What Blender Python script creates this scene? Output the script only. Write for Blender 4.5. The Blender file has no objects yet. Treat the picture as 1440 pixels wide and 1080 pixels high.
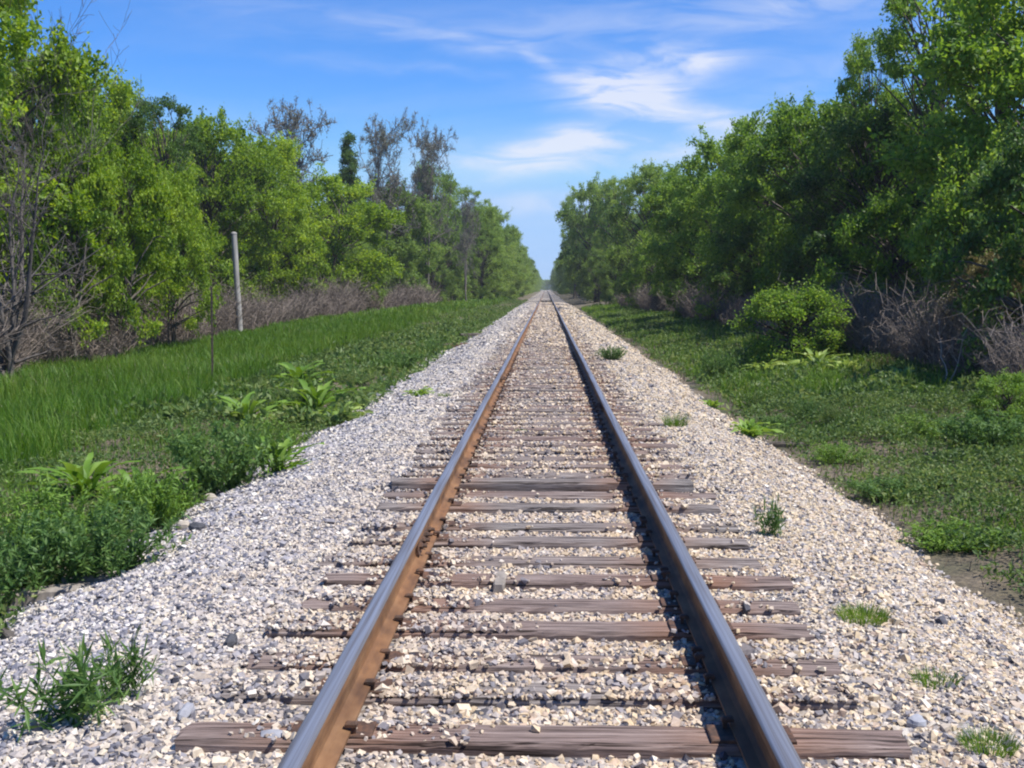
import bpy, math
import numpy as np
from mathutils import Euler, Vector

rng = np.random.default_rng(11)
R = math.radians
scene = bpy.context.scene
COL = scene.collection

# ------------------------------------------------------------------ camera
CAM = Vector((0.017, 0.0, 1.60))
PITCH, YAW, FPX = R(4.82), R(1.72), 1600.0
CROT = Euler((R(90) - PITCH, 0, YAW), 'XYZ')
cd = bpy.data.cameras.new('camera')
cd.sensor_width = 36.0
cd.lens = FPX / 1440 * 36
cd.clip_start, cd.clip_end = 0.05, 8000
cam = bpy.data.objects.new('camera', cd)
cam.location, cam.rotation_euler = CAM, CROT
COL.objects.link(cam)
scene.camera = cam


def ray(px, py):
    d = Vector(((px - 720) / FPX, (540 - py) / FPX, -1.0))
    d.rotate(CROT)
    return d


def P(px, py, z):
    """where a line of sight meets the level z"""
    d = ray(px, py)
    t = (z - CAM.z) / d.z
    p = CAM + d * t
    return p.x, p.y


# ------------------------------------------------------------------ helpers
def props(o, label=None, cat=None, group=None, kind=None):
    if label: o['label'] = label
    if cat: o['category'] = cat
    if group: o['group'] = group
    if kind: o['kind'] = kind
    return o


def mesh_np(name, parts, mat=None, smooth=False, tint=None):
    """parts: list of (verts (n,3), faces (m,k)); one mesh"""
    V, L, S, off = [], [], [], 0
    for v, f in parts:
        v = np.asarray(v, dtype=np.float32).reshape(-1, 3)
        f = np.asarray(f, dtype=np.int32)
        V.append(v)
        L.append((f + off).ravel())
        S.append(np.full(len(f), f.shape[1], dtype=np.int32))
        off += len(v)
    V, L, S = np.concatenate(V), np.concatenate(L), np.concatenate(S)
    me = bpy.data.meshes.new(name)
    me.vertices.add(len(V)); me.vertices.foreach_set('co', V.ravel())
    me.loops.add(len(L)); me.loops.foreach_set('vertex_index', L)
    me.polygons.add(len(S))
    st = np.zeros(len(S), dtype=np.int32); st[1:] = np.cumsum(S)[:-1]
    me.polygons.foreach_set('loop_start', st)
    me.polygons.foreach_set('loop_total', S)
    me.polygons.foreach_set('use_smooth', np.full(len(S), smooth))
    me.update(calc_edges=True)
    if tint is not None:
        a = me.attributes.new('tint', 'FLOAT', 'FACE')
        a.data.foreach_set('value', np.asarray(tint, dtype=np.float32))
    if mat: me.materials.append(mat)
    return me


def link(name, me, parent=None):
    o = bpy.data.objects.new(name, me)
    COL.objects.link(o)
    if parent: o.parent = parent
    return o


def empty(name, loc=(0, 0, 0), rz=0.0, sc=(1, 1, 1)):
    o = bpy.data.objects.new(name, None)
    COL.objects.link(o)
    o.location, o.rotation_euler, o.scale = loc, (0, 0, rz), sc
    o.empty_display_size = 0.2
    return o


def copy_tree(o, parent=None):
    c = o.copy(); COL.objects.link(c)
    if parent: c.parent = parent
    for ch in list(o.children): copy_tree(ch, c)
    return c


def norm(a):
    return a / np.maximum(np.linalg.norm(a, axis=-1, keepdims=True), 1e-9)


def tubes(Pt, Rd, s=4):
    """Pt (m,n,3) polylines, Rd (m,n) radii -> quads"""
    Pt = np.asarray(Pt, float); Rd = np.asarray(Rd, float)
    m, n, _ = Pt.shape
    T = norm(np.gradient(Pt, axis=1))
    mean = norm(Pt[:, -1] - Pt[:, 0])
    ref = np.where((np.abs(mean[:, 2]) < 0.8)[:, None], np.array([0, 0, 1.0]), np.array([1.0, 0, 0]))
    U = norm(np.cross(T, ref[:, None, :])); W = np.cross(T, U)
    a = np.arange(s) * 2 * math.pi / s
    v = Pt[:, :, None] + Rd[:, :, None, None] * (np.cos(a)[:, None] * U[:, :, None] + np.sin(a)[:, None] * W[:, :, None])
    i = np.arange(m)[:, None, None] * n * s
    j = np.arange(n - 1)[None, :, None] * s
    k = np.arange(s)[None, None, :]; k2 = (k + 1) % s
    f = np.stack([i + j + k, i + j + k2, i + j + s + k2, i + j + s + k], -1).reshape(-1, 4)
    return v.reshape(-1, 3), f


def leaves(Pt, length, width, up=0.4, axis=None, spread=1.0):
    """diamond leaves at points; returns verts, quads"""
    Pt = np.asarray(Pt, float); m = len(Pt)
    d = rng.normal(size=(m, 3)) * spread
    if axis is not None: d = d + axis
    d = norm(d)
    nn = rng.normal(size=(m, 3)); nn[:, 2] += up * 3
    v = norm(np.cross(nn, d)); n2 = np.cross(d, v)
    L = (length * rng.uniform(.6, 1.35, m))[:, None]; W = (width * rng.uniform(.7, 1.25, m))[:, None]
    q = np.stack([Pt, Pt + d * L * .45 + v * W * .5 + n2 * W * .12, Pt + d * L, Pt + d * L * .45 - v * W * .5 + n2 * W * .12], 1)
    return q.reshape(-1, 3), np.arange(m * 4).reshape(m, 4)


def blades(B, h, w, lean, droop=0.5):
    """curved blades: B (m,3) roots, h,w arrays (m,), lean (m,2)"""
    m = len(B)
    a = rng.uniform(0, 2 * math.pi, m)
    side = np.stack([np.cos(a), np.sin(a), np.zeros(m)], 1)
    ld = np.concatenate([lean, np.zeros((m, 1))], 1)
    lv = [(0, 0, 1.0), (.5, .28, .8), (.82, .62, .5), (1.0, 1.0, .06)]
    rows = []
    for t, b, ww in lv:
        c = B + ld * (h * b)[:, None]
        c[:, 2] += h * (t - droop * b * np.linalg.norm(lean, axis=1) * .6)
        rows += [c - side * (w * ww * .5)[:, None], c + side * (w * ww * .5)[:, None]]
    v = np.stack(rows, 1).reshape(-1, 3)
    i = np.arange(m)[:, None] * 8
    f = np.concatenate([i + np.array([[0, 1, 3, 2]]), i + np.array([[2, 3, 5, 4]]), i + np.array([[4, 5, 7, 6]])], 1).reshape(-1, 4)
    return v, f


def wav(x, y, s=1.0, seed=0):
    """smooth cheap noise about -1..1"""
    x = np.asarray(x, float) * s; y = np.asarray(y, float) * s
    r = np.random.default_rng(seed); o = 0
    for k in range(6):
        a = r.uniform(0, 6.28); fq = r.uniform(.7, 1.9) * (1 + .45 * k); ph = r.uniform(0, 6.28)
        o = o + np.sin((x * math.cos(a) + y * math.sin(a)) * fq + ph) / (1 + .35 * k)
    return o / 2.6


def sstep(a, b, x):
    t = np.clip((np.asarray(x, float) - a) / (b - a), 0, 1)
    return t * t * (3 - 2 * t)


# ------------------------------------------------------------------ materials
def newmat(name):
    m = bpy.data.materials.new(name); m.use_nodes = True
    nt = m.node_tree
    b = nt.nodes['Principled BSDF']
    return m, nt, b


def nd(nt, t, **kw):
    n = nt.nodes.new(t)
    for k, v in kw.items():
        if k.startswith('i_'): n.inputs[k[2:].replace('_', ' ')].default_value = v
        else: setattr(n, k, v)
    return n


def ramp(nt, stops, interp='LINEAR'):
    n = nt.nodes.new('ShaderNodeValToRGB'); cr = n.color_ramp; cr.interpolation = interp
    while len(cr.elements) < len(stops): cr.elements.new(.5)
    for e, (p, c) in zip(cr.elements, stops):
        e.position = p; e.color = (*c, 1)
    return n


def mixc(nt, blend='MIX', fac=.5):
    n = nt.nodes.new('ShaderNodeMix'); n.data_type = 'RGBA'; n.blend_type = blend
    n.inputs[0].default_value = fac
    return n  # inputs 0 fac, 6 A, 7 B ; output 2


def leaf_mat(name, dark, mid, light, trans=.35, rough=.5):
    m, nt, b = newmat(name)
    g = nd(nt, 'ShaderNodeNewGeometry'); at = nd(nt, 'ShaderNodeAttribute', attribute_name='tint')
    oi = nd(nt, 'ShaderNodeObjectInfo')
    ad = nd(nt, 'ShaderNodeMath', operation='MULTIPLY_ADD'); nt.links.new(g.outputs['Random Per Island'], ad.inputs[0])
    ad.inputs[1].default_value = .45
    m2 = nd(nt, 'ShaderNodeMath', operation='MULTIPLY_ADD'); nt.links.new(at.outputs['Fac'], m2.inputs[0]); m2.inputs[1].default_value = .4
    m3 = nd(nt, 'ShaderNodeMath', operation='MULTIPLY'); nt.links.new(oi.outputs['Random'], m3.inputs[0]); m3.inputs[1].default_value = .22
    nt.links.new(m3.outputs[0], m2.inputs[2]); nt.links.new(m2.outputs[0], ad.inputs[2])
    rp = ramp(nt, [(.12, dark), (.5, mid), (.95, light)]); nt.links.new(ad.outputs[0], rp.inputs[0])
    nt.links.new(rp.outputs[0], b.inputs['Base Color'])
    b.inputs['Roughness'].default_value = rough
    b.inputs['Specular IOR Level'].default_value = .3
    tr = nd(nt, 'ShaderNodeBsdfTranslucent')
    hs = nd(nt, 'ShaderNodeHueSaturation', i_Saturation=1.08, i_Value=1.5); hs.inputs['Hue'].default_value = .485
    nt.links.new(rp.outputs[0], hs.inputs['Color']); nt.links.new(hs.outputs[0], tr.inputs['Color'])
    mx = nd(nt, 'ShaderNodeMixShader'); mx.inputs[0].default_value = trans
    nt.links.new(b.outputs[0], mx.inputs[1]); nt.links.new(tr.outputs[0], mx.inputs[2])
    nt.links.new(mx.outputs[0], nt.nodes['Material Output'].inputs['Surface'])
    return m


def bark_mat(name, a, c, scale=9.0):
    m, nt, b = newmat(name)
    tc = nd(nt, 'ShaderNodeTexCoord'); mp = nd(nt, 'ShaderNodeMapping'); mp.inputs['Scale'].default_value = (1, 1, .25)
    nt.links.new(tc.outputs['Object'], mp.inputs[0])
    nz = nd(nt, 'ShaderNodeTexNoise', i_Scale=scale, i_Detail=5.0); nt.links.new(mp.outputs[0], nz.inputs['Vector'])
    g = nd(nt, 'ShaderNodeNewGeometry')
    ad = nd(nt, 'ShaderNodeMath', operation='MULTIPLY_ADD'); nt.links.new(g.outputs['Random Per Island'], ad.inputs[0]); ad.inputs[1].default_value = .4
    sb = nd(nt, 'ShaderNodeMath', operation='SUBTRACT'); nt.links.new(nz.outputs[0], sb.inputs[0]); sb.inputs[1].default_value = .2
    nt.links.new(sb.outputs[0], ad.inputs[2])
    rp = ramp(nt, [(.2, a), (.75, c)]); nt.links.new(ad.outputs[0], rp.inputs[0])
    nt.links.new(rp.outputs[0], b.inputs['Base Color'])
    b.inputs['Roughness'].default_value = .9
    bp = nd(nt, 'ShaderNodeBump', i_Strength=.5, i_Distance=.02); nt.links.new(nz.outputs[0], bp.inputs['Height']); nt.links.new(bp.outputs[0], b.inputs['Normal'])
    return m


M = {}
M['leaf_left'] = leaf_mat('spring_leaf', (.05, .11, .012), (.18, .295, .024), (.37, .48, .06), 0.48)
M['leaf_right'] = leaf_mat('leaf_deep', (.045, .105, .018), (.145, .26, .034), (.3, .42, .07), 0.48)
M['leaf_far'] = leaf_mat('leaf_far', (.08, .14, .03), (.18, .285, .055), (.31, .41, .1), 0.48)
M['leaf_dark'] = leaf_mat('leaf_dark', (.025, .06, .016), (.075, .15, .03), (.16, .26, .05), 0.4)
M['leaf_olive'] = leaf_mat('leaf_olive', (.08, .08, .03), (.18, .165, .06), (.3, .26, .12), .3)
M['leaf_sparse'] = leaf_mat('leaf_grey', (.11, .115, .09), (.18, .19, .13), (.27, .29, .18), 0.4)
M['weed'] = leaf_mat('weed_leaf', (.035, .085, .022), (.085, .17, .04), (.18, .28, .075), 0.4)
M['weed_bright'] = leaf_mat('weed_bright', (.06, .13, .018), (.13, .24, .03), (.26, .38, .07), .32)
M['weed_pale'] = leaf_mat('weed_pale', (.12, .2, .03), (.2, .3, .06), (.34, .42, .12), .32)
M['cover'] = leaf_mat('cover_leaf', (.03, .07, .02), (.1, .17, .04), (.27, .31, .1), 0.4)
M['straw'] = leaf_mat('straw', (.13, .1, .065), (.22, .18, .12), (.36, .31, .23), .2, .8)
M['grass'] = leaf_mat('grass_blade', (.03, .085, .01), (.085, .19, .016), (.22, .3, .06), 0.42)
M['bark'] = bark_mat('bark', (.035, .028, .022), (.13, .11, .09))
M['bark_grey'] = bark_mat('bark_grey', (.075, .065, .06), (.21, .185, .165))
M['bark_brown'] = bark_mat('bare_bark', (.04, .033, .03), (.15, .13, .115))
M['brush'] = bark_mat('dead_brush', (.09, .07, .056), (.265, .215, .175), 4.0)
M['brush_pale'] = bark_mat('pale_dead_stem', (.15, .125, .105), (.38, .34, .3), 4.0)
M['driftwood'] = bark_mat('driftwood', (.12, .1, .085), (.3, .26, .22), 14.0)


def stone_mat(name='crushed_stone'):
    m, nt, b = newmat(name)
    g = nd(nt, 'ShaderNodeNewGeometry')
    sx = nd(nt, 'ShaderNodeSeparateXYZ'); nt.links.new(g.outputs['Position'], sx.inputs[0])
    warm = ramp(nt, [(0, (.06, .06, .075)), (.06, (.16, .155, .175)), (.15, (.33, .31, .32)), (.27, (.43, .385, .35)), (.42, (.52, .41, .27)),
                     (.63, (.62, .51, .36)), (.78, (.66, .59, .49)), (.92, (.47, .35, .26)), (1, (.7, .65, .58))])
    cool = ramp(nt, [(0, (.045, .048, .065)), (.1, (.12, .125, .16)), (.26, (.24, .245, .3)), (.47, (.37, .36, .4)), (.66, (.48, .46, .46)),
                     (.8, (.58, .5, .37)), (.92, (.66, .65, .64)), (1, (.7, .67, .6))])
    nt.links.new(g.outputs['Random Per Island'], warm.inputs[0]); nt.links.new(g.outputs['Random Per Island'], cool.inputs[0])
    # the tipped shoulder stone is bluer than the stone between the rails
    nz = nd(nt, 'ShaderNodeTexNoise', i_Scale=1.3, i_Detail=3.0); nt.links.new(g.outputs['Position'], nz.inputs['Vector'])
    ax = nd(nt, 'ShaderNodeMath', operation='MULTIPLY_ADD'); nt.links.new(sx.outputs['X'], ax.inputs[0]); ax.inputs[1].default_value = -.34; ax.inputs[2].default_value = -.62
    a2 = nd(nt, 'ShaderNodeMath', operation='MULTIPLY_ADD'); nt.links.new(nz.outputs[0], a2.inputs[0]); a2.inputs[1].default_value = 1.5
    nt.links.new(ax.outputs[0], a2.inputs[2]); a2.use_clamp = True
    a3 = nd(nt, 'ShaderNodeMath', operation='MULTIPLY'); nt.links.new(a2.outputs[0], a3.inputs[0]); a3.inputs[1].default_value = .85
    mx = mixc(nt); nt.links.new(a3.outputs[0], mx.inputs[0]); nt.links.new(warm.outputs[0], mx.inputs[6]); nt.links.new(cool.outputs[0], mx.inputs[7])
    n2 = nd(nt, 'ShaderNodeTexNoise', i_Scale=60.0, i_Detail=3.0); nt.links.new(g.outputs['Position'], n2.inputs['Vector'])
    r2 = ramp(nt, [(.3, (.78, .76, .74)), (.7, (1.08, 1.06, 1.03))]); nt.links.new(n2.outputs[0], r2.inputs[0])
    m2 = mixc(nt, 'MULTIPLY', 1); nt.links.new(mx.outputs[2], m2.inputs[6]); nt.links.new(r2.outputs[0], m2.inputs[7])
    ab = nd(nt, 'ShaderNodeMath', operation='ABSOLUTE'); nt.links.new(sx.outputs['X'], ab.inputs[0])
    mr = nd(nt, 'ShaderNodeMapRange'); nt.links.new(ab.outputs[0], mr.inputs[0]); mr.inputs[1].default_value = 1.5; mr.inputs[2].default_value = .6; mr.inputs[3].default_value = 0; mr.inputs[4].default_value = .8
    ml = nd(nt, 'ShaderNodeMath', operation='MULTIPLY'); nt.links.new(mr.outputs[0], ml.inputs[0]); nt.links.new(nz.outputs[0], ml.inputs[1])
    m3 = mixc(nt, 'MULTIPLY'); nt.links.new(ml.outputs[0], m3.inputs[0]); nt.links.new(m2.outputs[2], m3.inputs[6]); m3.inputs[7].default_value = (.96, .88, .82, 1)
    nt.links.new(m3.outputs[2], b.inputs['Base Color'])
    b.inputs['Roughness'].default_value = .85; b.inputs['Specular IOR Level'].default_value = .3
    return m


def ballast_mat():
    m, nt, b = newmat('ballast')
    g = nd(nt, 'ShaderNodeNewGeometry')
    vo = nd(nt, 'ShaderNodeTexVoronoi', i_Scale=24.0); nt.links.new(g.outputs['Position'], vo.inputs['Vector'])
    sp = nd(nt, 'ShaderNodeSeparateColor'); nt.links.new(vo.outputs['Color'], sp.inputs[0])
    rp = ramp(nt, [(0, (.05, .05, .06)), (.2, (.16, .155, .17)), (.4, (.3, .28, .265)), (.6, (.42, .36, .28)), (.8, (.5, .46, .41)), (1, (.35, .28, .23))])
    nt.links.new(sp.outputs[0], rp.inputs[0])
    nz = nd(nt, 'ShaderNodeTexNoise', i_Scale=.8, i_Detail=4.0); nt.links.new(g.outputs['Position'], nz.inputs['Vector'])
    r2 = ramp(nt, [(.3, (.8, .77, .76)), (.7, (1.05, 1.0, .97))]); nt.links.new(nz.outputs[0], r2.inputs[0])
    mx = mixc(nt, 'MULTIPLY', 1); nt.links.new(rp.outputs[0], mx.inputs[6]); nt.links.new(r2.outputs[0], mx.inputs[7])
    nt.links.new(mx.outputs[2], b.inputs['Base Color'])
    bp = nd(nt, 'ShaderNodeBump', i_Strength=1.0, i_Distance=.03); bp.invert = True
    nt.links.new(vo.outputs['Distance'], bp.inputs['Height']); nt.links.new(bp.outputs[0], b.inputs['Normal'])
    b.inputs['Roughness'].default_value = .9
    return m


def ground_mat():
    m, nt, b = newmat('earth')
    g = nd(nt, 'ShaderNodeNewGeometry')
    nz = nd(nt, 'ShaderNodeTexNoise', i_Scale=.9, i_Detail=6.0); nt.links.new(g.outputs['Position'], nz.inputs['Vector'])
    n2 = nd(nt, 'ShaderNodeTexNoise', i_Scale=22.0, i_Detail=5.0); nt.links.new(g.outputs['Position'], n2.inputs['Vector'])
    r1 = ramp(nt, [(.35, (.05, .06, .025)), (.5, (.11, .09, .06)), (.7, (.2, .16, .12))]); nt.links.new(nz.outputs[0], r1.inputs[0])
    r2 = ramp(nt, [(.3, (.5, .5, .5)), (.7, (1.4, 1.35, 1.25))]); nt.links.new(n2.outputs[0], r2.inputs[0])
    mx = mixc(nt, 'MULTIPLY', 1); nt.links.new(r1.outputs[0], mx.inputs[6]); nt.links.new(r2.outputs[0], mx.inputs[7])
    nt.links.new(mx.outputs[2], b.inputs['Base Color'])
    bp = nd(nt, 'ShaderNodeBump', i_Strength=.8, i_Distance=.05); nt.links.new(n2.outputs[0], bp.inputs['Height']); nt.links.new(bp.outputs[0], b.inputs['Normal'])
    b.inputs['Roughness'].default_value = .95
    return m


def tie_mat():
    m, nt, b = newmat('tie_wood')
    tc = nd(nt, 'ShaderNodeTexCoord'); oi = nd(nt, 'ShaderNodeObjectInfo')
    ov = nd(nt, 'ShaderNodeVectorMath', operation='SCALE'); ov.inputs['Scale'].default_value = 31.0
    cb = nd(nt, 'ShaderNodeCombineXYZ'); nt.links.new(oi.outputs['Random'], cb.inputs[0]); nt.links.new(oi.outputs['Random'], cb.inputs[1])
    nt.links.new(cb.outputs[0], ov.inputs[0])
    av = nd(nt, 'ShaderNodeVectorMath', operation='ADD'); nt.links.new(tc.outputs['Object'], av.inputs[0]); nt.links.new(ov.outputs[0], av.inputs[1])
    mp = nd(nt, 'ShaderNodeMapping'); mp.inputs['Scale'].default_value = (1.1, 26, 26); nt.links.new(av.outputs[0], mp.inputs[0])
    nz = nd(nt, 'ShaderNodeTexNoise', i_Scale=1.6, i_Detail=7.0, i_Roughness=.65); nt.links.new(mp.outputs[0], nz.inputs['Vector'])
    gy = ramp(nt, [(.33, (.025, .02, .018)), (.42, (.12, .103, .094)), (.54, (.23, .205, .188)), (.7, (.37, .34, .315))])
    rd = ramp(nt, [(.3, (.035, .024, .02)), (.41, (.13, .09, .076)), (.54, (.22, .155, .132)), (.7, (.34, .26, .225))])
    for r_ in (gy, rd): nt.links.new(nz.outputs[0], r_.inputs[0])
    n2 = nd(nt, 'ShaderNodeTexNoise', i_Scale=1.2, i_Detail=3.0); nt.links.new(av.outputs[0], n2.inputs['Vector'])
    fa = nd(nt, 'ShaderNodeMath', operation='MULTIPLY_ADD'); nt.links.new(oi.outputs['Random'], fa.inputs[0]); fa.inputs[1].default_value = .95
    sb = nd(nt, 'ShaderNodeMath', operation='SUBTRACT'); nt.links.new(n2.outputs[0], sb.inputs[0]); sb.inputs[1].default_value = .5
    nt.links.new(sb.outputs[0], fa.inputs[2]); fa.use_clamp = True
    mx = mixc(nt); nt.links.new(fa.outputs[0], mx.inputs[0]); nt.links.new(gy.outputs[0], mx.inputs[6]); nt.links.new(rd.outputs[0], mx.inputs[7])
    # rust washed off the plates stains the wood beside the rails
    sx = nd(nt, 'ShaderNodeSeparateXYZ'); nt.links.new(tc.outputs['Object'], sx.inputs[0])
    ab = nd(nt, 'ShaderNodeMath', operation='ABSOLUTE'); nt.links.new(sx.outputs[0], ab.inputs[0])
    d1 = nd(nt, 'ShaderNodeMath', operation='SUBTRACT'); nt.links.new(ab.outputs[0], d1.inputs[0]); d1.inputs[1].default_value = .7525
    d2 = nd(nt, 'ShaderNodeMath', operation='ABSOLUTE'); nt.links.new(d1.outputs[0], d2.inputs[0])
    mr = nd(nt, 'ShaderNodeMapRange'); nt.links.new(d2.outputs[0], mr.inputs[0]); mr.inputs[1].default_value = .12; mr.inputs[2].default_value = .42
    mr.inputs[3].default_value = .75; mr.inputs[4].default_value = 0
    ml = nd(nt, 'ShaderNodeMath', operation='MULTIPLY'); nt.links.new(mr.outputs[0], ml.inputs[0]); nt.links.new(n2.outputs[0], ml.inputs[1])
    m2 = mixc(nt); nt.links.new(ml.outputs[0], m2.inputs[0]); nt.links.new(mx.outputs[2], m2.inputs[6]); m2.inputs[7].default_value = (.26, .115, .055, 1)
    mp3 = nd(nt, 'ShaderNodeMapping'); mp3.inputs['Scale'].default_value = (.9, 34, 34); nt.links.new(av.outputs[0], mp3.inputs[0])
    n3 = nd(nt, 'ShaderNodeTexNoise', i_Scale=1.9, i_Detail=3.0, i_Distortion=.6); nt.links.new(mp3.outputs[0], n3.inputs['Vector'])
    r3 = ramp(nt, [(.36, (.16, .14, .13)), (.43, (1, 1, 1))]); nt.links.new(n3.outputs[0], r3.inputs[0])
    m4 = mixc(nt, 'MULTIPLY', 1); nt.links.new(m2.outputs[2], m4.inputs[6]); nt.links.new(r3.outputs[0], m4.inputs[7])
    nt.links.new(m4.outputs[2], b.inputs['Base Color'])
    bp = nd(nt, 'ShaderNodeBump', i_Strength=.8, i_Distance=.014); nt.links.new(nz.outputs[0], bp.inputs['Height']); nt.links.new(bp.outputs[0], b.inputs['Normal'])
    b.inputs['Roughness'].default_value = .85; b.inputs['Specular IOR Level'].default_value = .25
    return m


def rust_mat(name, a, c, d, sc=14.0, stretch=(1, .25, 1)):
    m, nt, b = newmat(name)
    g = nd(nt, 'ShaderNodeNewGeometry'); mp = nd(nt, 'ShaderNodeMapping'); mp.inputs['Scale'].default_value = stretch
    nt.links.new(g.outputs['Position'], mp.inputs[0])
    nz = nd(nt, 'ShaderNodeTexNoise', i_Scale=sc, i_Detail=6.0, i_Roughness=.6); nt.links.new(mp.outputs[0], nz.inputs['Vector'])
    rp = ramp(nt, [(.28, a), (.5, c), (.72, d)]); nt.links.new(nz.outputs[0], rp.inputs[0])
    nl = nd(nt, 'ShaderNodeTexNoise', i_Scale=1.7, i_Detail=4.0); nt.links.new(g.outputs['Position'], nl.inputs['Vector'])
    rl = ramp(nt, [(.34, (.5, .46, .44)), (.5, (.95, .93, .92)), (.68, (1.12, 1.05, .98))]); nt.links.new(nl.outputs[0], rl.inputs[0])
    ml = mixc(nt, 'MULTIPLY', 1); nt.links.new(rp.outputs[0], ml.inputs[6]); nt.links.new(rl.outputs[0], ml.inputs[7])
    nt.links.new(ml.outputs[2], b.inputs['Base Color'])
    b.inputs['Roughness'].default_value = .75
    bp = nd(nt, 'ShaderNodeBump', i_Strength=.25, i_Distance=.004); nt.links.new(nz.outputs[0], bp.inputs['Height']); nt.links.new(bp.outputs[0], b.inputs['Normal'])
    return m


def steel_mat():
    m, nt, b = newmat('worn_steel')
    g = nd(nt, 'ShaderNodeNewGeometry'); mp = nd(nt, 'ShaderNodeMapping'); mp.inputs['Scale'].default_value = (40, .35, 1)
    nt.links.new(g.outputs['Position'], mp.inputs[0])
    nz = nd(nt, 'ShaderNodeTexNoise', i_Scale=2.2, i_Detail=5.0); nt.links.new(mp.outputs[0], nz.inputs['Vector'])
    rp = ramp(nt, [(.3, (.17, .145, .13)), (.5, (.28, .28, .3)), (.7, (.4, .41, .44))]); nt.links.new(nz.outputs[0], rp.inputs[0])
    nt.links.new(rp.outputs[0], b.inputs['Base Color'])
    b.inputs['Metallic'].default_value = .75
    rr = nd(nt, 'ShaderNodeMapRange'); nt.links.new(nz.outputs[0], rr.inputs[0]); rr.inputs[3].default_value = .62; rr.inputs[4].default_value = .45
    nt.links.new(rr.outputs[0], b.inputs['Roughness'])
    return m


M['stone'] = stone_mat(); M['ballast'] = ballast_mat(); M['earth'] = ground_mat(); M['tie'] = tie_mat()
M['rust'] = rust_mat('rail_rust', (.09, .042, .018), (.175, .085, .034), (.25, .135, .06))
M['rust_dark'] = rust_mat('plate_rust', (.03, .018, .013), (.085, .046, .028), (.19, .09, .045), 30.0, (1, 1, 1))
M['steel'] = steel_mat()
M['pole'] = bark_mat('pole_wood', (.17, .16, .145), (.4, .38, .35), 7.0)
M['stake'] = rust_mat('stake_rust', (.02, .016, .014), (.05, .035, .028), (.1, .06, .04), 20.0, (1, 1, 1))

# ------------------------------------------------------------------ terrain
XS = [-400, -60, -16, -12.5, -9, -7, -5.6, -4.7, -3.9, -3.3, -2.6, -1.6, 1.6, 2.2, 2.75, 3.3, 5, 7.5, 12, 40, 400]
ZN = [.6, .3, -.25, -.42, -.62, -.6, -.42, -.36, -.42, -.5, -.52, -.4, -.4, -.45, -.46, -.44, -.22, 0, .25, .5, .6]
ZF = [.6, .3, .05, -.08, -.14, -.18, -.2, -.24, -.36, -.47, -.5, -.4, -.4, -.45, -.46, -.42, -.2, .05, .25, .5, .6]


def terr(x, y):
    x = np.asarray(x, float); y = np.asarray(y, float)
    t = sstep(22, 70, y)
    z = np.interp(x, XS, ZN) * (1 - t) + np.interp(x, XS, ZF) * t
    out = sstep(2.6, 5.0, np.abs(x))
    return z + out * (.08 * wav(x, y, .9, 3) + .05 * wav(x, y, 2.6, 4)) + .012 * wav(x, y, 3.0, 5)


Y_RAISED = P(768, 676, 0.0)[1]
BX = [-4.2, -3.4, -2.9, -2.3, -1.75, -1.45, 1.45, 1.75, 2.2, 2.75, 3.0, 3.8]
BZ = [-.95, -.5, -.33, -.15, -.05, -.042, -.042, -.05, -.16, -.37, -.5, -.95]


def ballast_z(x, y):
    x = np.asarray(x, float)
    sh = sstep(1.3, 2.6, np.abs(x))
    xw = x + sh * (.13 * wav(x * 0, y, .55, 9) + .07 * wav(x, y, 1.9, 10))
    hole = -.085 * np.exp(-((np.asarray(y, float) - Y_RAISED + .2) / .1) ** 2) * (np.abs(x) < 1.5)
    return np.interp(xw, BX, BZ) + sh * .025 * wav(x, y, 2.4, 12) + .008 * wav(x, y, 4.0, 13) + hole


def sheet(name, xs, ys, zf, mat, label, cat):
    X, Y = np.meshgrid(xs, ys)
    v = np.stack([X, Y, zf(X, Y)], -1).reshape(-1, 3)
    nx, ny = len(xs), len(ys)
    i = (np.arange(ny - 1)[:, None] * nx + np.arange(nx - 1)[None]).reshape(-1)
    f = np.stack([i, i + 1, i + nx + 1, i + nx], 1)
    o = link(name, mesh_np(name, [(v, f)], mat, True))
    return props(o, label, cat, None, 'structure')


gx = np.concatenate([-np.geomspace(150, 14, 14), np.arange(-13, 13.01, .35), np.geomspace(14, 150, 14)])
gy = np.concatenate([np.arange(-12, 45, .4), np.geomspace(45, 1300, 60)])
sheet('ground', gx, gy, terr, M['earth'], 'brown and mossy bare earth either side of the railway', 'ground')
bx = np.linspace(-4.1, 3.7, 79)
by = np.concatenate([np.arange(-8, 30, .15), np.geomspace(30, 1290, 160)])
sheet('ballast_bed', bx, by, ballast_z, M['ballast'], 'raised bed of pale crushed stone carrying the railway track', 'ballast')

# ------------------------------------------------------------------ track
TIE_PY = [1032, 968, 924, 879, 845, 812, 783, 758, 737, 710, 692, 676]
tie_y = [P(768, p, 0.0)[1] for p in TIE_PY]
tie_y.insert(0, tie_y[0] - .5)
while len(tie_y) < 262:
    tie_y.append(tie_y[-1] + .475 * rng.uniform(.9, 1.12))
tie_y = np.array(tie_y)
NT = len(tie_y)
tie_x = rng.normal(0, .045, NT); tie_x[1] = .0
tie_rz = rng.normal(0, .006, NT)
tie_len = 2.6 * rng.uniform(.96, 1.02, NT)
tie_w = .205 * rng.uniform(.88, 1.05, NT)
tie_dz = rng.uniform(-.018, 0.0, NT)
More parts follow.
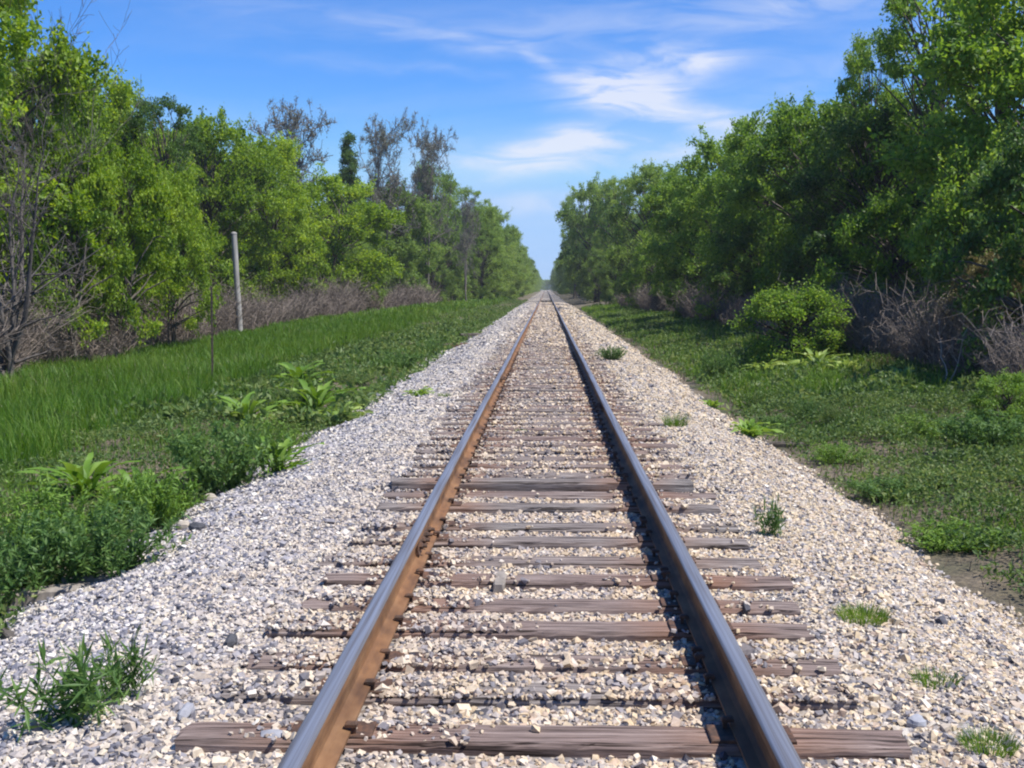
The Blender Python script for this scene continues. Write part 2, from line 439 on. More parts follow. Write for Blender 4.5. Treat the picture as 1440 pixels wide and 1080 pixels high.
# how far stone has spilled over each tie: left end, middle, right end (0 bare .. 1 buried)
cov = np.clip(rng.normal(.26, .2, (NT, 5)), .0, .8)
cov[0] = .4
cov[1] = [.02, .55, .03, .04, .03]
cov[2] = [.75, .97, .75, .72, .78]
cov[3] = [.62, .95, .22, .30, .25]
cov[4] = [.5, .80, .03, .12, .12]
cov[5] = [.25, .65, .06, .06, .08]
cov[6] = [.15, .5, .05, .08, .06]
cov[7] = [.45, .3, .03, .03, .08]
cov[8] = [.5, .2, .03, .05, .04]
cov[9] = [.5, .15, .12, .05, .15]
cov[10] = [.05, .05, .02, .03, .03]
cov[11] = [.25, .2, .04, .06, .06]
cov[12] = [.01, .05, .0, .0, .02]
tie_dz[[1, 8, 10, 12]] = [.0, .0, .0, .008]


def tie_mesh(k, detail=True):
    r = np.random.default_rng(100 + k)
    n = 34 if detail else 4
    xs = np.linspace(-1.3, 1.3, n)
    ring = []
    gr0 = r.uniform(-.05, .06)
    for i, x in enumerate(xs):
        t = i / (n - 1)
        e = .006 * math.sin(7 * t + k) + r.normal(0, .0022)
        e2 = r.normal(0, .003)
        d = max(0.0, .024 * (math.sin(9 * t + k * 1.7) + .35)) if detail else 0.0
        endw = 1 - .07 * (abs(2 * t - 1) ** 10)
        g = gr0 + .012 * math.sin(4 * t + k)
        dz = -.006 * abs(2 * t - 1) ** 6
        ring.append([(x, -.115 * endw + e, -.18), (x, (-.115 + abs(e2)) * endw, -.02 + e2), (x, -.097 + e2, dz + r.normal(0, .0015)),
                     (x, g - .009, dz - .001 + r.normal(0, .001)), (x, g, dz - d), (x, g + .008, dz - .001),
                     (x, .098 + e2, dz + r.normal(0, .0015)), (x, .115 * endw, -.018 - e2), (x, .115 * endw + e, -.18)])
    a = np.array(ring); s = a.shape[1]
    if detail:
        a[0, :, 0] += r.normal(0, .012, s); a[-1, :, 0] += r.normal(0, .012, s)
    i = np.arange(n - 1)[:, None] * s; j = np.arange(s)[None]; j2 = (j + 1) % s
    f = np.stack([i + j, i + s + j, i + s + j2, i + j2], -1).reshape(-1, 4)
    caps = np.array([list(range(s)), list(range((n - 1) * s, n * s))[::-1]])
    v = a.reshape(-1, 3)
    return mesh_np('wooden_tie', [(v, f), (v, caps)], M['tie'])


def boxv(cx, cy, cz, sx, sy, sz, ch=0.0):
    """box; with ch the top is chamfered"""
    h = np.array([sx, sy, sz]) / 2
    lo = [(-1, -1), (1, -1), (1, 1), (-1, 1)]
    v = [(cx + a * h[0], cy + b_ * h[1], cz - h[2]) for a, b_ in lo] + [(cx + a * h[0], cy + b_ * h[1], cz + h[2] - ch) for a, b_ in lo]
    f = [[3, 2, 1, 0], [0, 1, 5, 4], [1, 2, 6, 5], [2, 3, 7, 6], [3, 0, 4, 7]]
    if ch:
        v += [(cx + a * (h[0] - ch), cy + b_ * (h[1] - ch), cz + h[2]) for a, b_ in lo]
        f += [[4, 5, 9, 8], [5, 6, 10, 9], [6, 7, 11, 10], [7, 4, 8, 11], [8, 9, 10, 11]]
    else:
        f += [[4, 5, 6, 7]]
    return np.array(v), np.array(f)


tie_meshes = [tie_mesh(k) for k in range(9)]
tie_far = [tie_mesh(20 + k, False) for k in range(3)]
plate_me = mesh_np('tie_plate', [boxv(0, 0, .006, .3, .175, .014, .003)], M['rust_dark'])
spike_me = mesh_np('spike', [boxv(0, 0, .02, .017, .017, .05), boxv(-.009, 0, .047, .044, .034, .018, .007)], M['rust_dark'])
TIE_LABEL = {
    1: 'thick grey cracked wooden tie crossing the whole gap, nearest fully bare one to the camera',
    2: 'almost buried tie, only brown patches showing, just beyond the thick bare nearest tie',
    3: 'half buried tie, left part under stones, second beyond the thick nearest tie',
    4: 'wide tie with stones over its left end, third beyond the thick nearest tie',
    5: 'grey tie at the near end of the short wood peg',
    6: 'dark reddish tie at the far end of the short wood peg',
    7: 'pale worn tie with a whitish right end, just beyond the wood peg',
    8: 'thin tan tie beside the bolted joint bar of the left rail, nearer of two',
    9: 'rust stained orange brown tie at the far end of the left joint bar',
    10: 'grey tie with a blunt square left end, second nearer than the raised black fronted tie',
    11: 'slim reddish tie right before the raised tie with the black front face',
    12: 'raised dark tie with a black shaded front face, standing above its neighbours',
}
TIE_GROUP = 'wooden ties under the rails'
tie_protos = []
for k in range(1, NT):
    near = k < 52
    me = tie_meshes[int(rng.integers(9))] if k < 90 else tie_far[int(rng.integers(3))]
    if k == 1: me = tie_meshes[0]
    o = link('wooden_tie', me)
    o.location = (tie_x[k], tie_y[k], tie_dz[k]); o.rotation_euler = (0, 0, tie_rz[k])
    o.scale = (tie_len[k] / 2.6, tie_w[k] / .23, 1)
    props(o, TIE_LABEL.get(k, 'weathered brown tie sunk in pale stone, beyond the raised tie with black front face'), 'railway tie', TIE_GROUP)
    if near:
        for s in (-1, 1):
            pl = link('tie_plate', plate_me, o)
            pl.location = ((s * .7525 - tie_x[k]) * 2.6 / tie_len[k], 0, 0)
            for q, (dx, dy) in enumerate(((-.085, .05), (.085, -.05), (-.085, -.06))):
                if q == 2 and k % 3: continue
                sk = link('spike', spike_me, pl)
                sk.location = (dx, dy + rng.normal(0, .01), .0); sk.rotation_euler = (0, 0, math.pi if dx < 0 else 0)

# rails
RZ = .013


def rail_profile():
    half = [(.07, 0), (.07, .011), (.03, .022), (.012, .034), (.0085, .05), (.0085, .105), (.012, .12), (.034, .128), (.036, .134), (.036, .158)]
    return half, [(.0362, .1585), (.033, .1645), (.026, .1676), (.012, .169)]


def extrude(prof, ys, cx, closed):
    n, s = len(ys), len(prof)
    v = np.zeros((n, s, 3))
    pa = np.array(prof)
    wob = .004 * np.sin(np.asarray(ys) * .35 + cx * 3) + .003 * np.sin(np.asarray(ys) * .12)
    v[:, :, 0] = cx + pa[None, :, 0] + wob[:, None]
    v[:, :, 1] = np.asarray(ys)[:, None]
    v[:, :, 2] = RZ + pa[None, :, 1]
    m = s if closed else s - 1
    i = np.arange(n - 1)[:, None] * s; j = np.arange(m)[None]; j2 = (j + 1) % s
    f = np.stack([i + j, i + j2, i + s + j2, i + s + j], -1).reshape(-1, 4)
    return v.reshape(-1, 3), f[:, ::-1]


half, top = rail_profile()
body = [(x, z) for x, z in half] + [(-x, z) for x, z in half[::-1]]
crown = [(x, z) for x, z in top] + [(-x, z) for x, z in top[::-1]]
rys = np.concatenate([np.arange(-4, 40, .5), np.geomspace(40, 900, 120)])
RAILS = {}
for s, lab in ((-1, 'rusty steel rail with sunlit orange brown inner side, at left of the track'),
               (1, 'steel rail whose inner side is in black shade, at right of the track')):
    root = empty('steel_rail', (s * .7525, 0, 0))
    props(root, lab, 'rail', 'rails of the track')
    link('rail_body', mesh_np('rail_body', [extrude(body, rys, 0, True)], M['rust'], False), root)
    link('running_surface', mesh_np('running_surface', [extrude(crown, rys, 0, False)], M['steel'], True), root)
    RAILS[s] = root


def joint(s, y, n=4, L=.62):
    for side in (-1, 1):
        prof = [(side * .012, .03), (side * .034, .036), (side * .026, .055), (side * .024, .1), (side * .034, .118), (side * .012, .124)]
        v, f = extrude(prof, [y - L / 2, y - L / 4, y, y + L / 4, y + L / 2], 0, True)
        caps = np.array([[0, 1, 2, 3, 4, 5], [29, 28, 27, 26, 25, 24]])
        jb = link('joint_bar', mesh_np('joint_bar', [(v, f), (v, caps)], M['rust_dark']), RAILS[s])
        for k in range(n):
            yy = y - L / 2 + L * (k + .5) / n
            x0 = side * .024
            a = np.arange(6) * math.pi / 3
            rr = .021
            ring = lambda xx, r_: np.stack([np.full(6, xx), yy + r_ * np.cos(a), RZ + .078 + r_ * np.sin(a)], 1)
            vv = np.concatenate([ring(x0, rr), ring(x0 + side * .022, rr), ring(x0 + side * .026, rr * .8), ring(x0 + side * .026, .012), ring(x0 + side * .05, .011)])
            i = np.arange(4)[:, None] * 6; j = np.arange(6)[None]; j2 = (j + 1) % 6
            ff = np.stack([i + j, i + j2, i + 6 + j2, i + 6 + j], -1).reshape(-1, 4)
            link('bolt', mesh_np('bolt', [(vv, ff), (vv, np.array([[24, 25, 26, 27, 28, 29]]))], M['rust_dark']), jb)


joint(-1, P(610, 765, .05)[1]); joint(1, P(850, 575, .05)[1]); joint(-1, P(692, 535, .05)[1])

# ------------------------------------------------------------------ ballast stones
CUBE = np.array([(-.8, -.9, -.7), (1.1, -.7, -.7), (.8, 1, -.9), (-1, .7, -.8), (-.7, -.7, 1), (.7, -1, .8), (.9, .6, .9), (-.6, .8, .7)], float) * .66
CF = np.array([(0, 2, 1), (0, 3, 2), (4, 5, 6), (4, 6, 7), (0, 1, 5), (0, 5, 4), (1, 2, 6), (1, 6, 5), (2, 3, 7), (2, 7, 6), (3, 0, 4), (3, 4, 7)])
OCT = np.array([(1, 0, 0), (-1, 0, 0), (0, 1, 0), (0, -1, 0), (0, 0, 1), (0, 0, -1)], float)
OF = np.array([(0, 2, 4), (2, 1, 4), (1, 3, 4), (3, 0, 4), (2, 0, 5), (1, 2, 5), (3, 1, 5), (0, 3, 5)])


def rot_rand(m):
    q = norm(rng.normal(size=(m, 4)))
    w, x, y, z = q.T
    return np.stack([np.stack([1 - 2 * (y * y + z * z), 2 * (x * y - z * w), 2 * (x * z + y * w)], -1),
                     np.stack([2 * (x * y + z * w), 1 - 2 * (x * x + z * z), 2 * (y * z - x * w)], -1),
                     np.stack([2 * (x * z - y * w), 2 * (y * z + x * w), 1 - 2 * (x * x + y * y)], -1)], 1)


def stones(pos, size, base, faces, jit=.2):
    m = len(pos)
    v = base[None] + rng.normal(0, jit, (m, len(base), 3)) * .62
    v *= np.stack([rng.uniform(.85, 1.4, m), rng.uniform(.75, 1.1, m), rng.uniform(.6, .95, m)], -1)[:, None]
    v = np.einsum('mij,mkj->mki', rot_rand(m), v)
    v[:, :, 2] *= .85
    v = v * size[:, None, None] + pos[:, None]
    f = (np.arange(m) * len(base))[:, None, None] + faces[None]
    return v.reshape(-1, 3), f.reshape(-1, 3)


def scatter_ballast(y0, y1, dens, size, base, faces):
    m = int((y1 - y0) * 7.0 * dens)
    x = rng.uniform(-3.75, 3.25, m); y = rng.uniform(y0, y1, m)
    sz = size * np.exp(rng.normal(0, .32, m))
    zb = ballast_z(x, y)
    zg = terr(x, y)
    thin = sstep(0, .1, zb - zg + .07)
    keep = rng.uniform(size=m) < thin
    zb = np.maximum(zb, zg)
    # rails
    keep &= np.abs(np.abs(x) - .7525) > .062 + sz * .5
    # ties
    k = np.clip(np.searchsorted(tie_y, y), 1, NT - 1)
    k = np.where(np.abs(tie_y[k - 1] - y) < np.abs(tie_y[k] - y), k - 1, k)
    on = (np.abs(y - tie_y[k]) < tie_w[k] / 2 + sz * .25) & (np.abs(x - tie_x[k]) < tie_len[k] / 2)
    xi = np.array([-1.2, -.72, 0, .72, 1.2])
    c = np.zeros(m)
    for q in range(4):
        t = (x - xi[q]) / (xi[q + 1] - xi[q]); sel = (t >= 0) & (t < 1)
        c[sel] = (cov[k[sel], q] * (1 - t[sel]) + cov[k[sel], q + 1] * t[sel])
    c[x < -1.2] = cov[k[x < -1.2], 0]; c[x > 1.2] = cov[k[x > 1.2], 4]
    c = np.clip(c + .28 * np.exp(-((np.abs(x) - .7525) / .2) ** 2) * (k != 1), 0, 1)
    cl = np.clip(c * 1.35 + .45 * wav(x, y, 7.0, 21) - .12, 0, 1) * sstep(0, .2, c)
    # stones creep in from the edges of a tie first
    edge = np.abs(y - tie_y[k]) / (tie_w[k] / 2)
    keep &= ~on | (rng.uniform(size=m) < cl * (.55 + .55 * edge))
    z = np.where(on, tie_dz[k] + sz * .3, zb + sz * rng.uniform(-.25, .4, m))
    x, y, z, sz = x[keep], y[keep], z[keep], sz[keep]
    return stones(np.stack([x, y, z], 1), sz, base, faces)


parts = [scatter_ballast(2.2, 8.0, 2700, .0132, CUBE, CF), scatter_ballast(2.2, 8.0, 110, .019, CUBE, CF), scatter_ballast(8.0, 15, 1800, .0148, CUBE, CF),
         scatter_ballast(15, 32, 900, .0205, OCT, OF), scatter_ballast(32, 60, 330, .034, OCT, OF), scatter_ballast(60, 125, 90, .06, OCT, OF)]
o = link('ballast_stones', mesh_np('ballast_stones', parts, M['stone']))
props(o, 'loose cream and blue grey crushed stones filling the track bed', 'gravel', None, 'stuff')

#VEGBEGIN
# ------------------------------------------------------------------ trees
def poly_branch(a, b, n, bow, r0, r1):
    """batch of bowed branches a->b (m,3) -> tubes input"""
    t = np.linspace(0, 1, n)[None, :, None]
    m = len(a)
    mid = rng.normal(0, 1, (m, 1, 3)) * bow * np.linalg.norm(b - a, axis=1)[:, None, None]
    p = a[:, None] * (1 - t) + b[:, None] * t + mid * (4 * t * (1 - t))
    p += rng.normal(0, .012, p.shape) * np.linalg.norm(b - a, axis=1)[:, None, None]
    p[:, 0] = a
    r = r0[:, None] * (1 - t[..., 0]) + r1[:, None] * t[..., 0]
    return p, r


def dense_tree(H=8.0, W=6.0, base=.1, nclump=95, per=330, leaf=.12, cr=.5, stems=2, top=.5, tight=.9, trunk_r=.11, bark='bark', lw=.62, conic=0.0, shell=.35):
    """trunk and a crown of leaf clumps carried on real limbs"""
    tr = []
    sp = []
    for s in range(stems):
        n = 9; t = np.linspace(0, 1, n)
        lean = rng.normal(0, .09 * W, 2) * (1 if stems > 1 else .4)
        p = np.stack([lean[0] * t ** 1.3 + .06 * np.sin(5 * t + s), lean[1] * t ** 1.3 + .06 * np.cos(4 * t + s * 2), t * H * .86], 1)
        p[:, :2] += rng.normal(0, .02, (n, 2)) + rng.normal(0, .12, 2) * (stems > 1)
        r = trunk_r * (1 - .85 * t) * (1 if s == 0 else .75); r[0] *= 1.35
        tr.append(tubes(p[None], r[None], 7)); sp.append(p)
    # clump centres inside a lobed outline
    k = nclump
    t = rng.uniform(0, 1, k) ** .85
    h = base * H + t * (1 - base) * H * .97
    ph = rng.uniform(0, 6.28, 3)
    prof = np.sqrt(np.clip(1 - ((t - top) / (1.04 - top if top < 1 else 1)) ** 2, .03, 1)) if conic == 0 else np.clip(1 - conic * t, .05, 1)
    prof = np.where(t < top, np.maximum(prof, np.sqrt(np.clip(1 - ((top - t) / (top + .35)) ** 2, .05, 1))), prof) if conic == 0 else prof
    a = rng.uniform(0, 6.28, k)
    lob = 1 + .2 * np.sin(2 * a + ph[0] + 3 * t) + .14 * np.sin(5 * a + ph[1] - 5 * t)
    rad = W / 2 * prof * lob * np.sqrt(rng.uniform(shell, 1, k)) * tight
    c = np.stack([rad * np.cos(a), rad * np.sin(a), h], 1)
    c[:, 2] += .03 * H * np.sin(3 * a + ph[2]) + rng.normal(0, .015 * H, k)
    c[:, 2] = np.maximum(c[:, 2], .06 * H)
    # limbs to the clumps
    st = [sp[i] for i in rng.integers(stems, size=k)]
    att = np.array([[np.interp(max(.12 * H, hh * .72 - .1 * rr), s_[:, 2], s_[:, q]) for q in range(3)] for s_, hh, rr in zip(st, c[:, 2], rad)])
    d = np.linalg.norm(c - att, axis=1)
    p, r = poly_branch(att, c, 6, .07, .012 + .011 * d, np.full(k, .007))
    p[:, 1:-1, 2] += (.06 * d)[:, None] * np.sin(np.linspace(0, 3.14, 6))[None, 1:-1]
    tr.append(tubes(p, r, 4))
    # twigs round every clump
    ntw = 4
    cc = np.repeat(c, ntw, 0); e = cc + norm(rng.normal(size=cc.shape) + [0, 0, .35]) * cr * rng.uniform(.6, 1.4, (len(cc), 1))
    p, r = poly_branch(cc, e, 4, .1, np.full(len(cc), .009), np.full(len(cc), .004))
    tr.append(tubes(p, r, 3))
    # leaves
    cnt = rng.poisson(per * rng.uniform(.45, 1.5, k))
    ci = np.repeat(np.arange(k), cnt)
    size = cr * rng.uniform(.55, 1.4, k)
    g = rng.normal(0, 1, (len(ci), 3)); g = norm(g) * (rng.uniform(0, 1, len(ci)) ** .5)[:, None]
    g[:, 2] *= .45
    # some leaves follow the twigs so that sprays stick out of the outline
    j = rng.integers(0, ntw, len(ci)); tt = rng.uniform(.2, 1.05, len(ci))[:, None]
    spray = cc[ci * ntw + j] * (1 - tt) + e[ci * ntw + j] * tt + rng.normal(0, .07, (len(ci), 3))
    pos = np.where((rng.uniform(size=len(ci)) < .45)[:, None], spray, c[ci] + g * size[ci][:, None])
    v, f = leaves(pos, leaf, leaf * lw, .35)
    tint = np.clip(rng.normal(.5, .25, k), 0, 1)[ci]
    return (mesh_np('trunk', tr, M[bark], True), mesh_np('crown', [(v, f)], M['leaf_left'], False, tint))


def airy_tree(H=10.0, spread=.33, stems=3, levels=4, kids=(7, 6, 5, 4), leaf=.07, per=4, r0=.13, bark='bark', start=.25, upright=.6, leafmat='leaf_sparse', jit=.2, lean=.12, rmin=.0045):
    """open tree: recursive limbs, leaves only round the last twigs"""
    tr = []; lp = []
    cur = []
    for s in range(stems):
        n = 8; t = np.linspace(0, 1, n)
        ln = rng.normal(0, lean * H, 2)
        p = np.stack([ln[0] * t + rng.normal(0, .05, n), ln[1] * t + rng.normal(0, .05, n), t * H * rng.uniform(.8, .98)], 1); p[0, :2] = rng.normal(0, .1, 2)
        r = r0 * (1 - .9 * t) * rng.uniform(.7, 1); cur.append((p, r))
    for lv in range(levels):
        P_ = np.array([c[0] for c in cur]); R_ = np.array([c[1] for c in cur])
        tr.append(tubes(P_, np.maximum(R_, rmin), 6 if lv == 0 else (4 if lv == 1 else 3)))
        if lv == levels - 1: lp = P_; break
        nxt = []
        n2 = 6
        for p, r in cur:
            L = np.linalg.norm(p[-1] - p[0])
            for q in range(kids[lv]):
                u = rng.uniform(start if lv == 0 else .25, 1.0) * (len(p) - 1); i = min(int(u), len(p) - 2); fr_ = u - i
                o_ = p[i] * (1 - fr_) + p[i + 1] * fr_; rr = (r[i] * (1 - fr_) + r[i + 1] * fr_) * .6
                dirp = norm(p[i + 1] - p[i])
                d = norm(dirp * upright + norm(rng.normal(size=3)) * .8 + np.array([0, 0, .25]))
                ll = L * (spread if lv == 0 else .42) * rng.uniform(.5, 1.15) * (1 - .35 * u / len(p))
                t = np.linspace(0, 1, n2)[:, None]
                bend = norm(rng.normal(size=3) + [0, 0, .4]) * ll * jit
                pp = o_ + d * ll * t + bend * t ** 2 + rng.normal(0, .018 * ll, (n2, 3)) * t
                nxt.append((pp, np.maximum(rr * (1 - .8 * t[:, 0]), .0035)))
        cur = nxt
    tips = lp[:, 2:].reshape(-1, 3)
    me = mesh_np('trunk', tr, M[bark], True)
    cm_ = None
    if per:
        pos = np.repeat(tips, per, 0); pos = pos[rng.uniform(size=len(pos)) < .8] ; pos = pos + rng.normal(0, .09, pos.shape)
        v, f = leaves(pos, leaf, leaf * .6, .2)
        cm_ = mesh_np('crown', [(v, f)], M[leafmat], False, rng.uniform(.2, .9, len(f)))
    return me, cm_


KIND = {
    'a': (dense_tree(8, 6, .05, 85, 520, .135, .78, 3, .42, shell=.45), 8, 6),
    'b': (dense_tree(8, 6, .06, 75, 600, .14, .85, 2, .42, trunk_r=.14, shell=.45), 8, 6),
    'c': (dense_tree(8, 6, .05, 105, 400, .125, .66, 4, .46, shell=.4), 8, 6),
    'tall': (dense_tree(11, 5, .2, 95, 240, .12, .5, 2, .6, trunk_r=.15), 11, 5),
    'open': (dense_tree(11, 6.5, .36, 85, 260, .125, .55, 4, .6, trunk_r=.12, shell=.2), 11, 6.5),
    'cone': (dense_tree(9, 3.5, .1, 90, 300, .11, .36, 1, .3, conic=.9), 9, 3.5),
    'shrub': (dense_tree(3, 4, .05, 75, 260, .095, .36, 6, .4, trunk_r=.035, shell=.3), 3, 4),
    'shrub2': (dense_tree(3, 4, .03, 60, 300, .085, .4, 7, .35, trunk_r=.03, shell=.25), 3, 4),
    'bough': (dense_tree(5, 5, .17, 75, 420, .12, .62, 4, .4, trunk_r=.05, shell=.35), 5, 5),
    'bush': (dense_tree(1.7, 2.4, .03, 90, 230, .06, .24, 9, .42, trunk_r=.016, shell=.3), 1.7, 2.4),
    'sparse': (airy_tree(9.5, .42, 3, 4, (13, 9, 7), .085, 1, .13, 'bark_grey', .4, .3, lean=.07, rmin=.016), 12, 8),
    'sparse2': (airy_tree(10.5, .4, 3, 4, (14, 9, 7), .085, 1, .14, 'bark_grey', .45, .3, lean=.07, rmin=.016), 13, 8),
}
used = {}


def tree(kind, x, y, H, W, label, group=None, mat='leaf_left', name='leafy_tree', cat='tree', rz=None):
    (tm, cmesh), h0, w0 = KIND[kind]
    z = float(terr(x, y)) - .05
    root = empty(name, (x, y, z), rng.uniform(0, 6.28) if rz is None else rz, (W / w0, W / w0, H / h0))
    props(root, label, cat, group)
    link('trunk', tm, root)
    if cmesh:
        c = link('crown', cmesh, root)
        c.material_slots[0].link = 'OBJECT'; c.material_slots[0].material = M[mat]
    return root


def pt(px, Y): return CAM.x + (px - 768) / 1600 * Y


def hh(py, Y, x): return 1.6 + (405 - py) / 1600 * Y - float(terr(x, Y))


GL, GR = 'trees along the left of the railway', 'trees along the right of the railway'
# left row: pixel column, depth, top row, width, kind, material, label
for px, Y, py, W, kind, mat, lab in (
    (-62, 24, -75, 4.2, 'b', 'leaf_left', 'tall leafy tree cut by the left edge of the picture, behind the bare grey tree'),
    (45, 33, 68, 3.6, 'a', 'leaf_left', 'bright green tree directly behind the bare grey leafless tree'),
    (140, 39, 116, 4.0, 'c', 'leaf_left', 'yellow green tree just right of the bare grey tree'),
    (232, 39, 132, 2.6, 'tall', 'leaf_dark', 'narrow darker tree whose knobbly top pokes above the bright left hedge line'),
    (200, 42, 180, 4.0, 'b', 'leaf_left', 'broad bright tree in front of the knobbly dark top, left of the pole'),
    (300, 52, 165, 4.6, 'a', 'leaf_left', 'round topped bright tree rising straight above the cut off wooden pole'),
    (378, 56, 198, 4.6, 'c', 'leaf_left', 'green tree below the thin see through tree, just right of the wooden pole'),
    (465, 62, 248, 5.4, 'b', 'leaf_left', 'rounded green tree between the wooden pole and the twin bare trees'),
    (492, 80, 196, 3.4, 'cone', 'leaf_dark', 'dark pointed tree left of the twin bare trees'),
    (548, 84, 262, 5.6, 'a', 'leaf_far', 'dusty green tree under the twin bare trees'),
    (612, 108, 236, 5.5, 'c', 'leaf_far', 'olive green tree right of the twin bare trees, its top at their fork'),
    (655, 128, 262, 5.0, 'tall', 'leaf_far', 'slender green tree right of the twin bare trees with thin outstretched branches'),
    (690, 160, 292, 7.0, 'b', 'leaf_far', 'rounded tree standing where the left tree line steps down toward the track'),
    (712, 215, 322, 8.0, 'a', 'leaf_far', 'small looking far green tree just left of the sky gap'),
):
    if Y < 130: Y *= 1.2; W *= 1.45
    x = pt(px, Y)
    tree(kind, x, Y, hh(py, Y, x), W, lab, GL, mat)
for px, Y, py, W, kind, lab in (
    (412, 84, 62, 8.5, 'sparse', 'thin see through grey tree standing alone above the hedge line'),
    (540, 98, 88, 9.0, 'sparse2', 'left one of the twin nearly bare trees, taller with a wide top'),
    (600, 104, 102, 7.5, 'sparse', 'right one of the twin nearly bare trees, narrower and closer to the sky gap'),
    (655, 120, 240, 5.0, 'sparse2', 'low nearly bare tree reaching twigs out towards the sky gap'),
):
    x = pt(px, Y)
    tree(kind, x, Y, hh(py, Y, x), W, lab, 'nearly bare trees above the left hedge line', 'leaf_sparse', 'sparse_tree')
BACKL = 'green tree mostly hidden behind the front row of trees on the left'
Y = 22.0
while Y < 150:
    x = -(19 + rng.uniform(0, 3)) if Y < 90 else -(15 + rng.uniform(0, 2.5))
    tree('abc'[int(rng.integers(3))], x, Y, 1.6 + .40 * abs(x) * rng.uniform(.85, 1.0) + (.01 * Y), rng.uniform(5, 6.5), BACKL, 'hidden back row on the left', 'leaf_left' if Y < 70 else 'leaf_far')
    Y += rng.uniform(4.2, 6.2)
Y = 24.0
while Y < 150:
    for sx_, nm_, lb_ in ((-1, 'left', BACKL), (1, 'right', 'green tree mostly hidden behind the front row of trees on the right')):
        tree('bac'[int(rng.integers(3))], sx_ * rng.uniform(24, 30), Y + rng.uniform(0, 4), rng.uniform(7, 8.4) + .012 * Y, rng.uniform(6.5, 8), lb_, 'hidden back row on the ' + nm_, 'leaf_left' if sx_ < 0 else 'leaf_right')
    Y += 6.5
FARL = 'small distant tree in the far left tree line near the vanishing point'
Y = 135.0
while Y < 760:
    x = -(7.0 + rng.uniform(0, 1.4)) if Y < 220 else -(6.2 + rng.uniform(0, .9))
    tree('abc'[int(rng.integers(3))], x, Y, rng.uniform(8.5, 11.5), rng.uniform(6, 7.5), FARL, 'distant trees on the left', 'leaf_far')
    x = -(13 + rng.uniform(0, 3))
    tree('abc'[int(rng.integers(3))], x, Y + 3, rng.uniform(11, 13.5), rng.uniform(7, 8.5), FARL, 'distant trees on the left', 'leaf_far')
    Y += rng.uniform(6.5, 10) * (1 + Y / 500)
# low leafy shrubs filling the foot of the left row
for px, Y, py, W, kind, lab in (
    (85, 24.5, 190, 3.2, 'bough', 'bright leaves hanging over the brown brush behind the bare grey tree'),
    (165, 27, 215, 3.4, 'bough', 'bright tree with low hanging sprays, right beside the bare grey tree'),
    (236, 30, 250, 3.0, 'bough', 'lowest hanging yellow green sprays, left of the thin fence stake'),
    (30, 31, 300, 3.0, 'shrub2', 'low leafy shrub under the bare grey tree at the left edge'),
    (175, 36, 330, 3.4, 'shrub', 'bright shrub hanging over the brown brush, well left of the pole'),
    (250, 43, 310, 4.8, 'shrub', 'sunlit yellow green shrub with low boughs reaching toward the wooden pole'),
    (420, 56, 320, 4.2, 'shrub', 'shrub with a drooping bough just right of the wooden pole'),
    (505, 66, 345, 4.0, 'shrub2', 'leafy shrub behind the brown brush under the dark pointed tree'),
    (560, 84, 345, 4.5, 'shrub', 'leafy shrub at the foot of the twin bare trees'),
    (610, 100, 352, 4.5, 'shrub2', 'leafy shrub right of the twin bare trees by the grass edge'),
    (655, 120, 355, 4.6, 'shrub', 'far small shrub at the left grass edge where the strip narrows'),
):
    Y *= 1.2
    x = pt(px, Y)
    tree(kind, x, Y, hh(py, Y, x), W, lab, 'shrubs at the foot of the left trees', 'leaf_left' if Y < 70 else 'leaf_far', 'shrub', 'shrub')

# right row
for px, Y, py, W, kind, mat, lab in (
    (1470, 27, -60, 5.5, 'b', 'leaf_right', 'dark tree cut by the right edge of the picture'),
    (1395, 31, -60, 5.0, 'open', 'leaf_right', 'tall tree with sky showing between its stems, near the right edge'),
    (1300, 36, -50, 5.2, 'open', 'leaf_right', 'tallest spreading tree on the right, its top out of the picture'),
    (1212, 40, 48, 2.6, 'tall', 'leaf_right', 'slim loose topped tree standing just left of the tallest right tree'),
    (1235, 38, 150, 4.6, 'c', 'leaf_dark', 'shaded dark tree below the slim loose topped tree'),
    (1150, 43, 142, 4.6, 'a', 'leaf_right', 'round green tree left of the slim loose topped tree'),
    (1075, 49, 158, 4.8, 'c', 'leaf_right', 'domed sunlit tree in the middle of the right tree line'),
    (1005, 58, 200, 4.6, 'b', 'leaf_right', 'tree where the right tree line starts dropping to the sky gap'),
    (962, 70, 246, 4.4, 'a', 'leaf_right', 'shorter tree filling the dip in the right tree line'),
    (915, 88, 234, 5.2, 'c', 'leaf_far', 'light green rounded tree left of the dip in the right tree line'),
    (868, 108, 248, 5.2, 'tall', 'leaf_far', 'upright pale green tree near the right side of the sky gap'),
    (835, 140, 256, 6.2, 'b', 'leaf_far', 'far tree standing above the right side of the sky gap'),
    (808, 195, 272, 6.4, 'tall', 'leaf_far', 'greyish tree leaning its boughs into the sky gap at right'),
):
    if kind not in ('tall', 'open'): W *= 1.25
    x = pt(px, Y)
    tree(kind, x, Y, hh(py, Y, x), W, lab, GR, mat)
BACKR = 'green tree mostly hidden behind the front row of trees on the right'
Y = 24.0
while Y < 150:
    x = 13.5 + rng.uniform(0, 3.5)
    tree('abc'[int(rng.integers(3))], x, Y, (6.6 if Y < 45 else 8.2) + rng.uniform(-.4, .8) + .012 * Y, rng.uniform(5, 6), BACKR, 'hidden back row on the right', 'leaf_right' if Y < 90 else 'leaf_far')
    Y += rng.uniform(4.6, 6.6)
FARR = 'small distant tree in the far right tree line near the vanishing point'
Y = 150.0
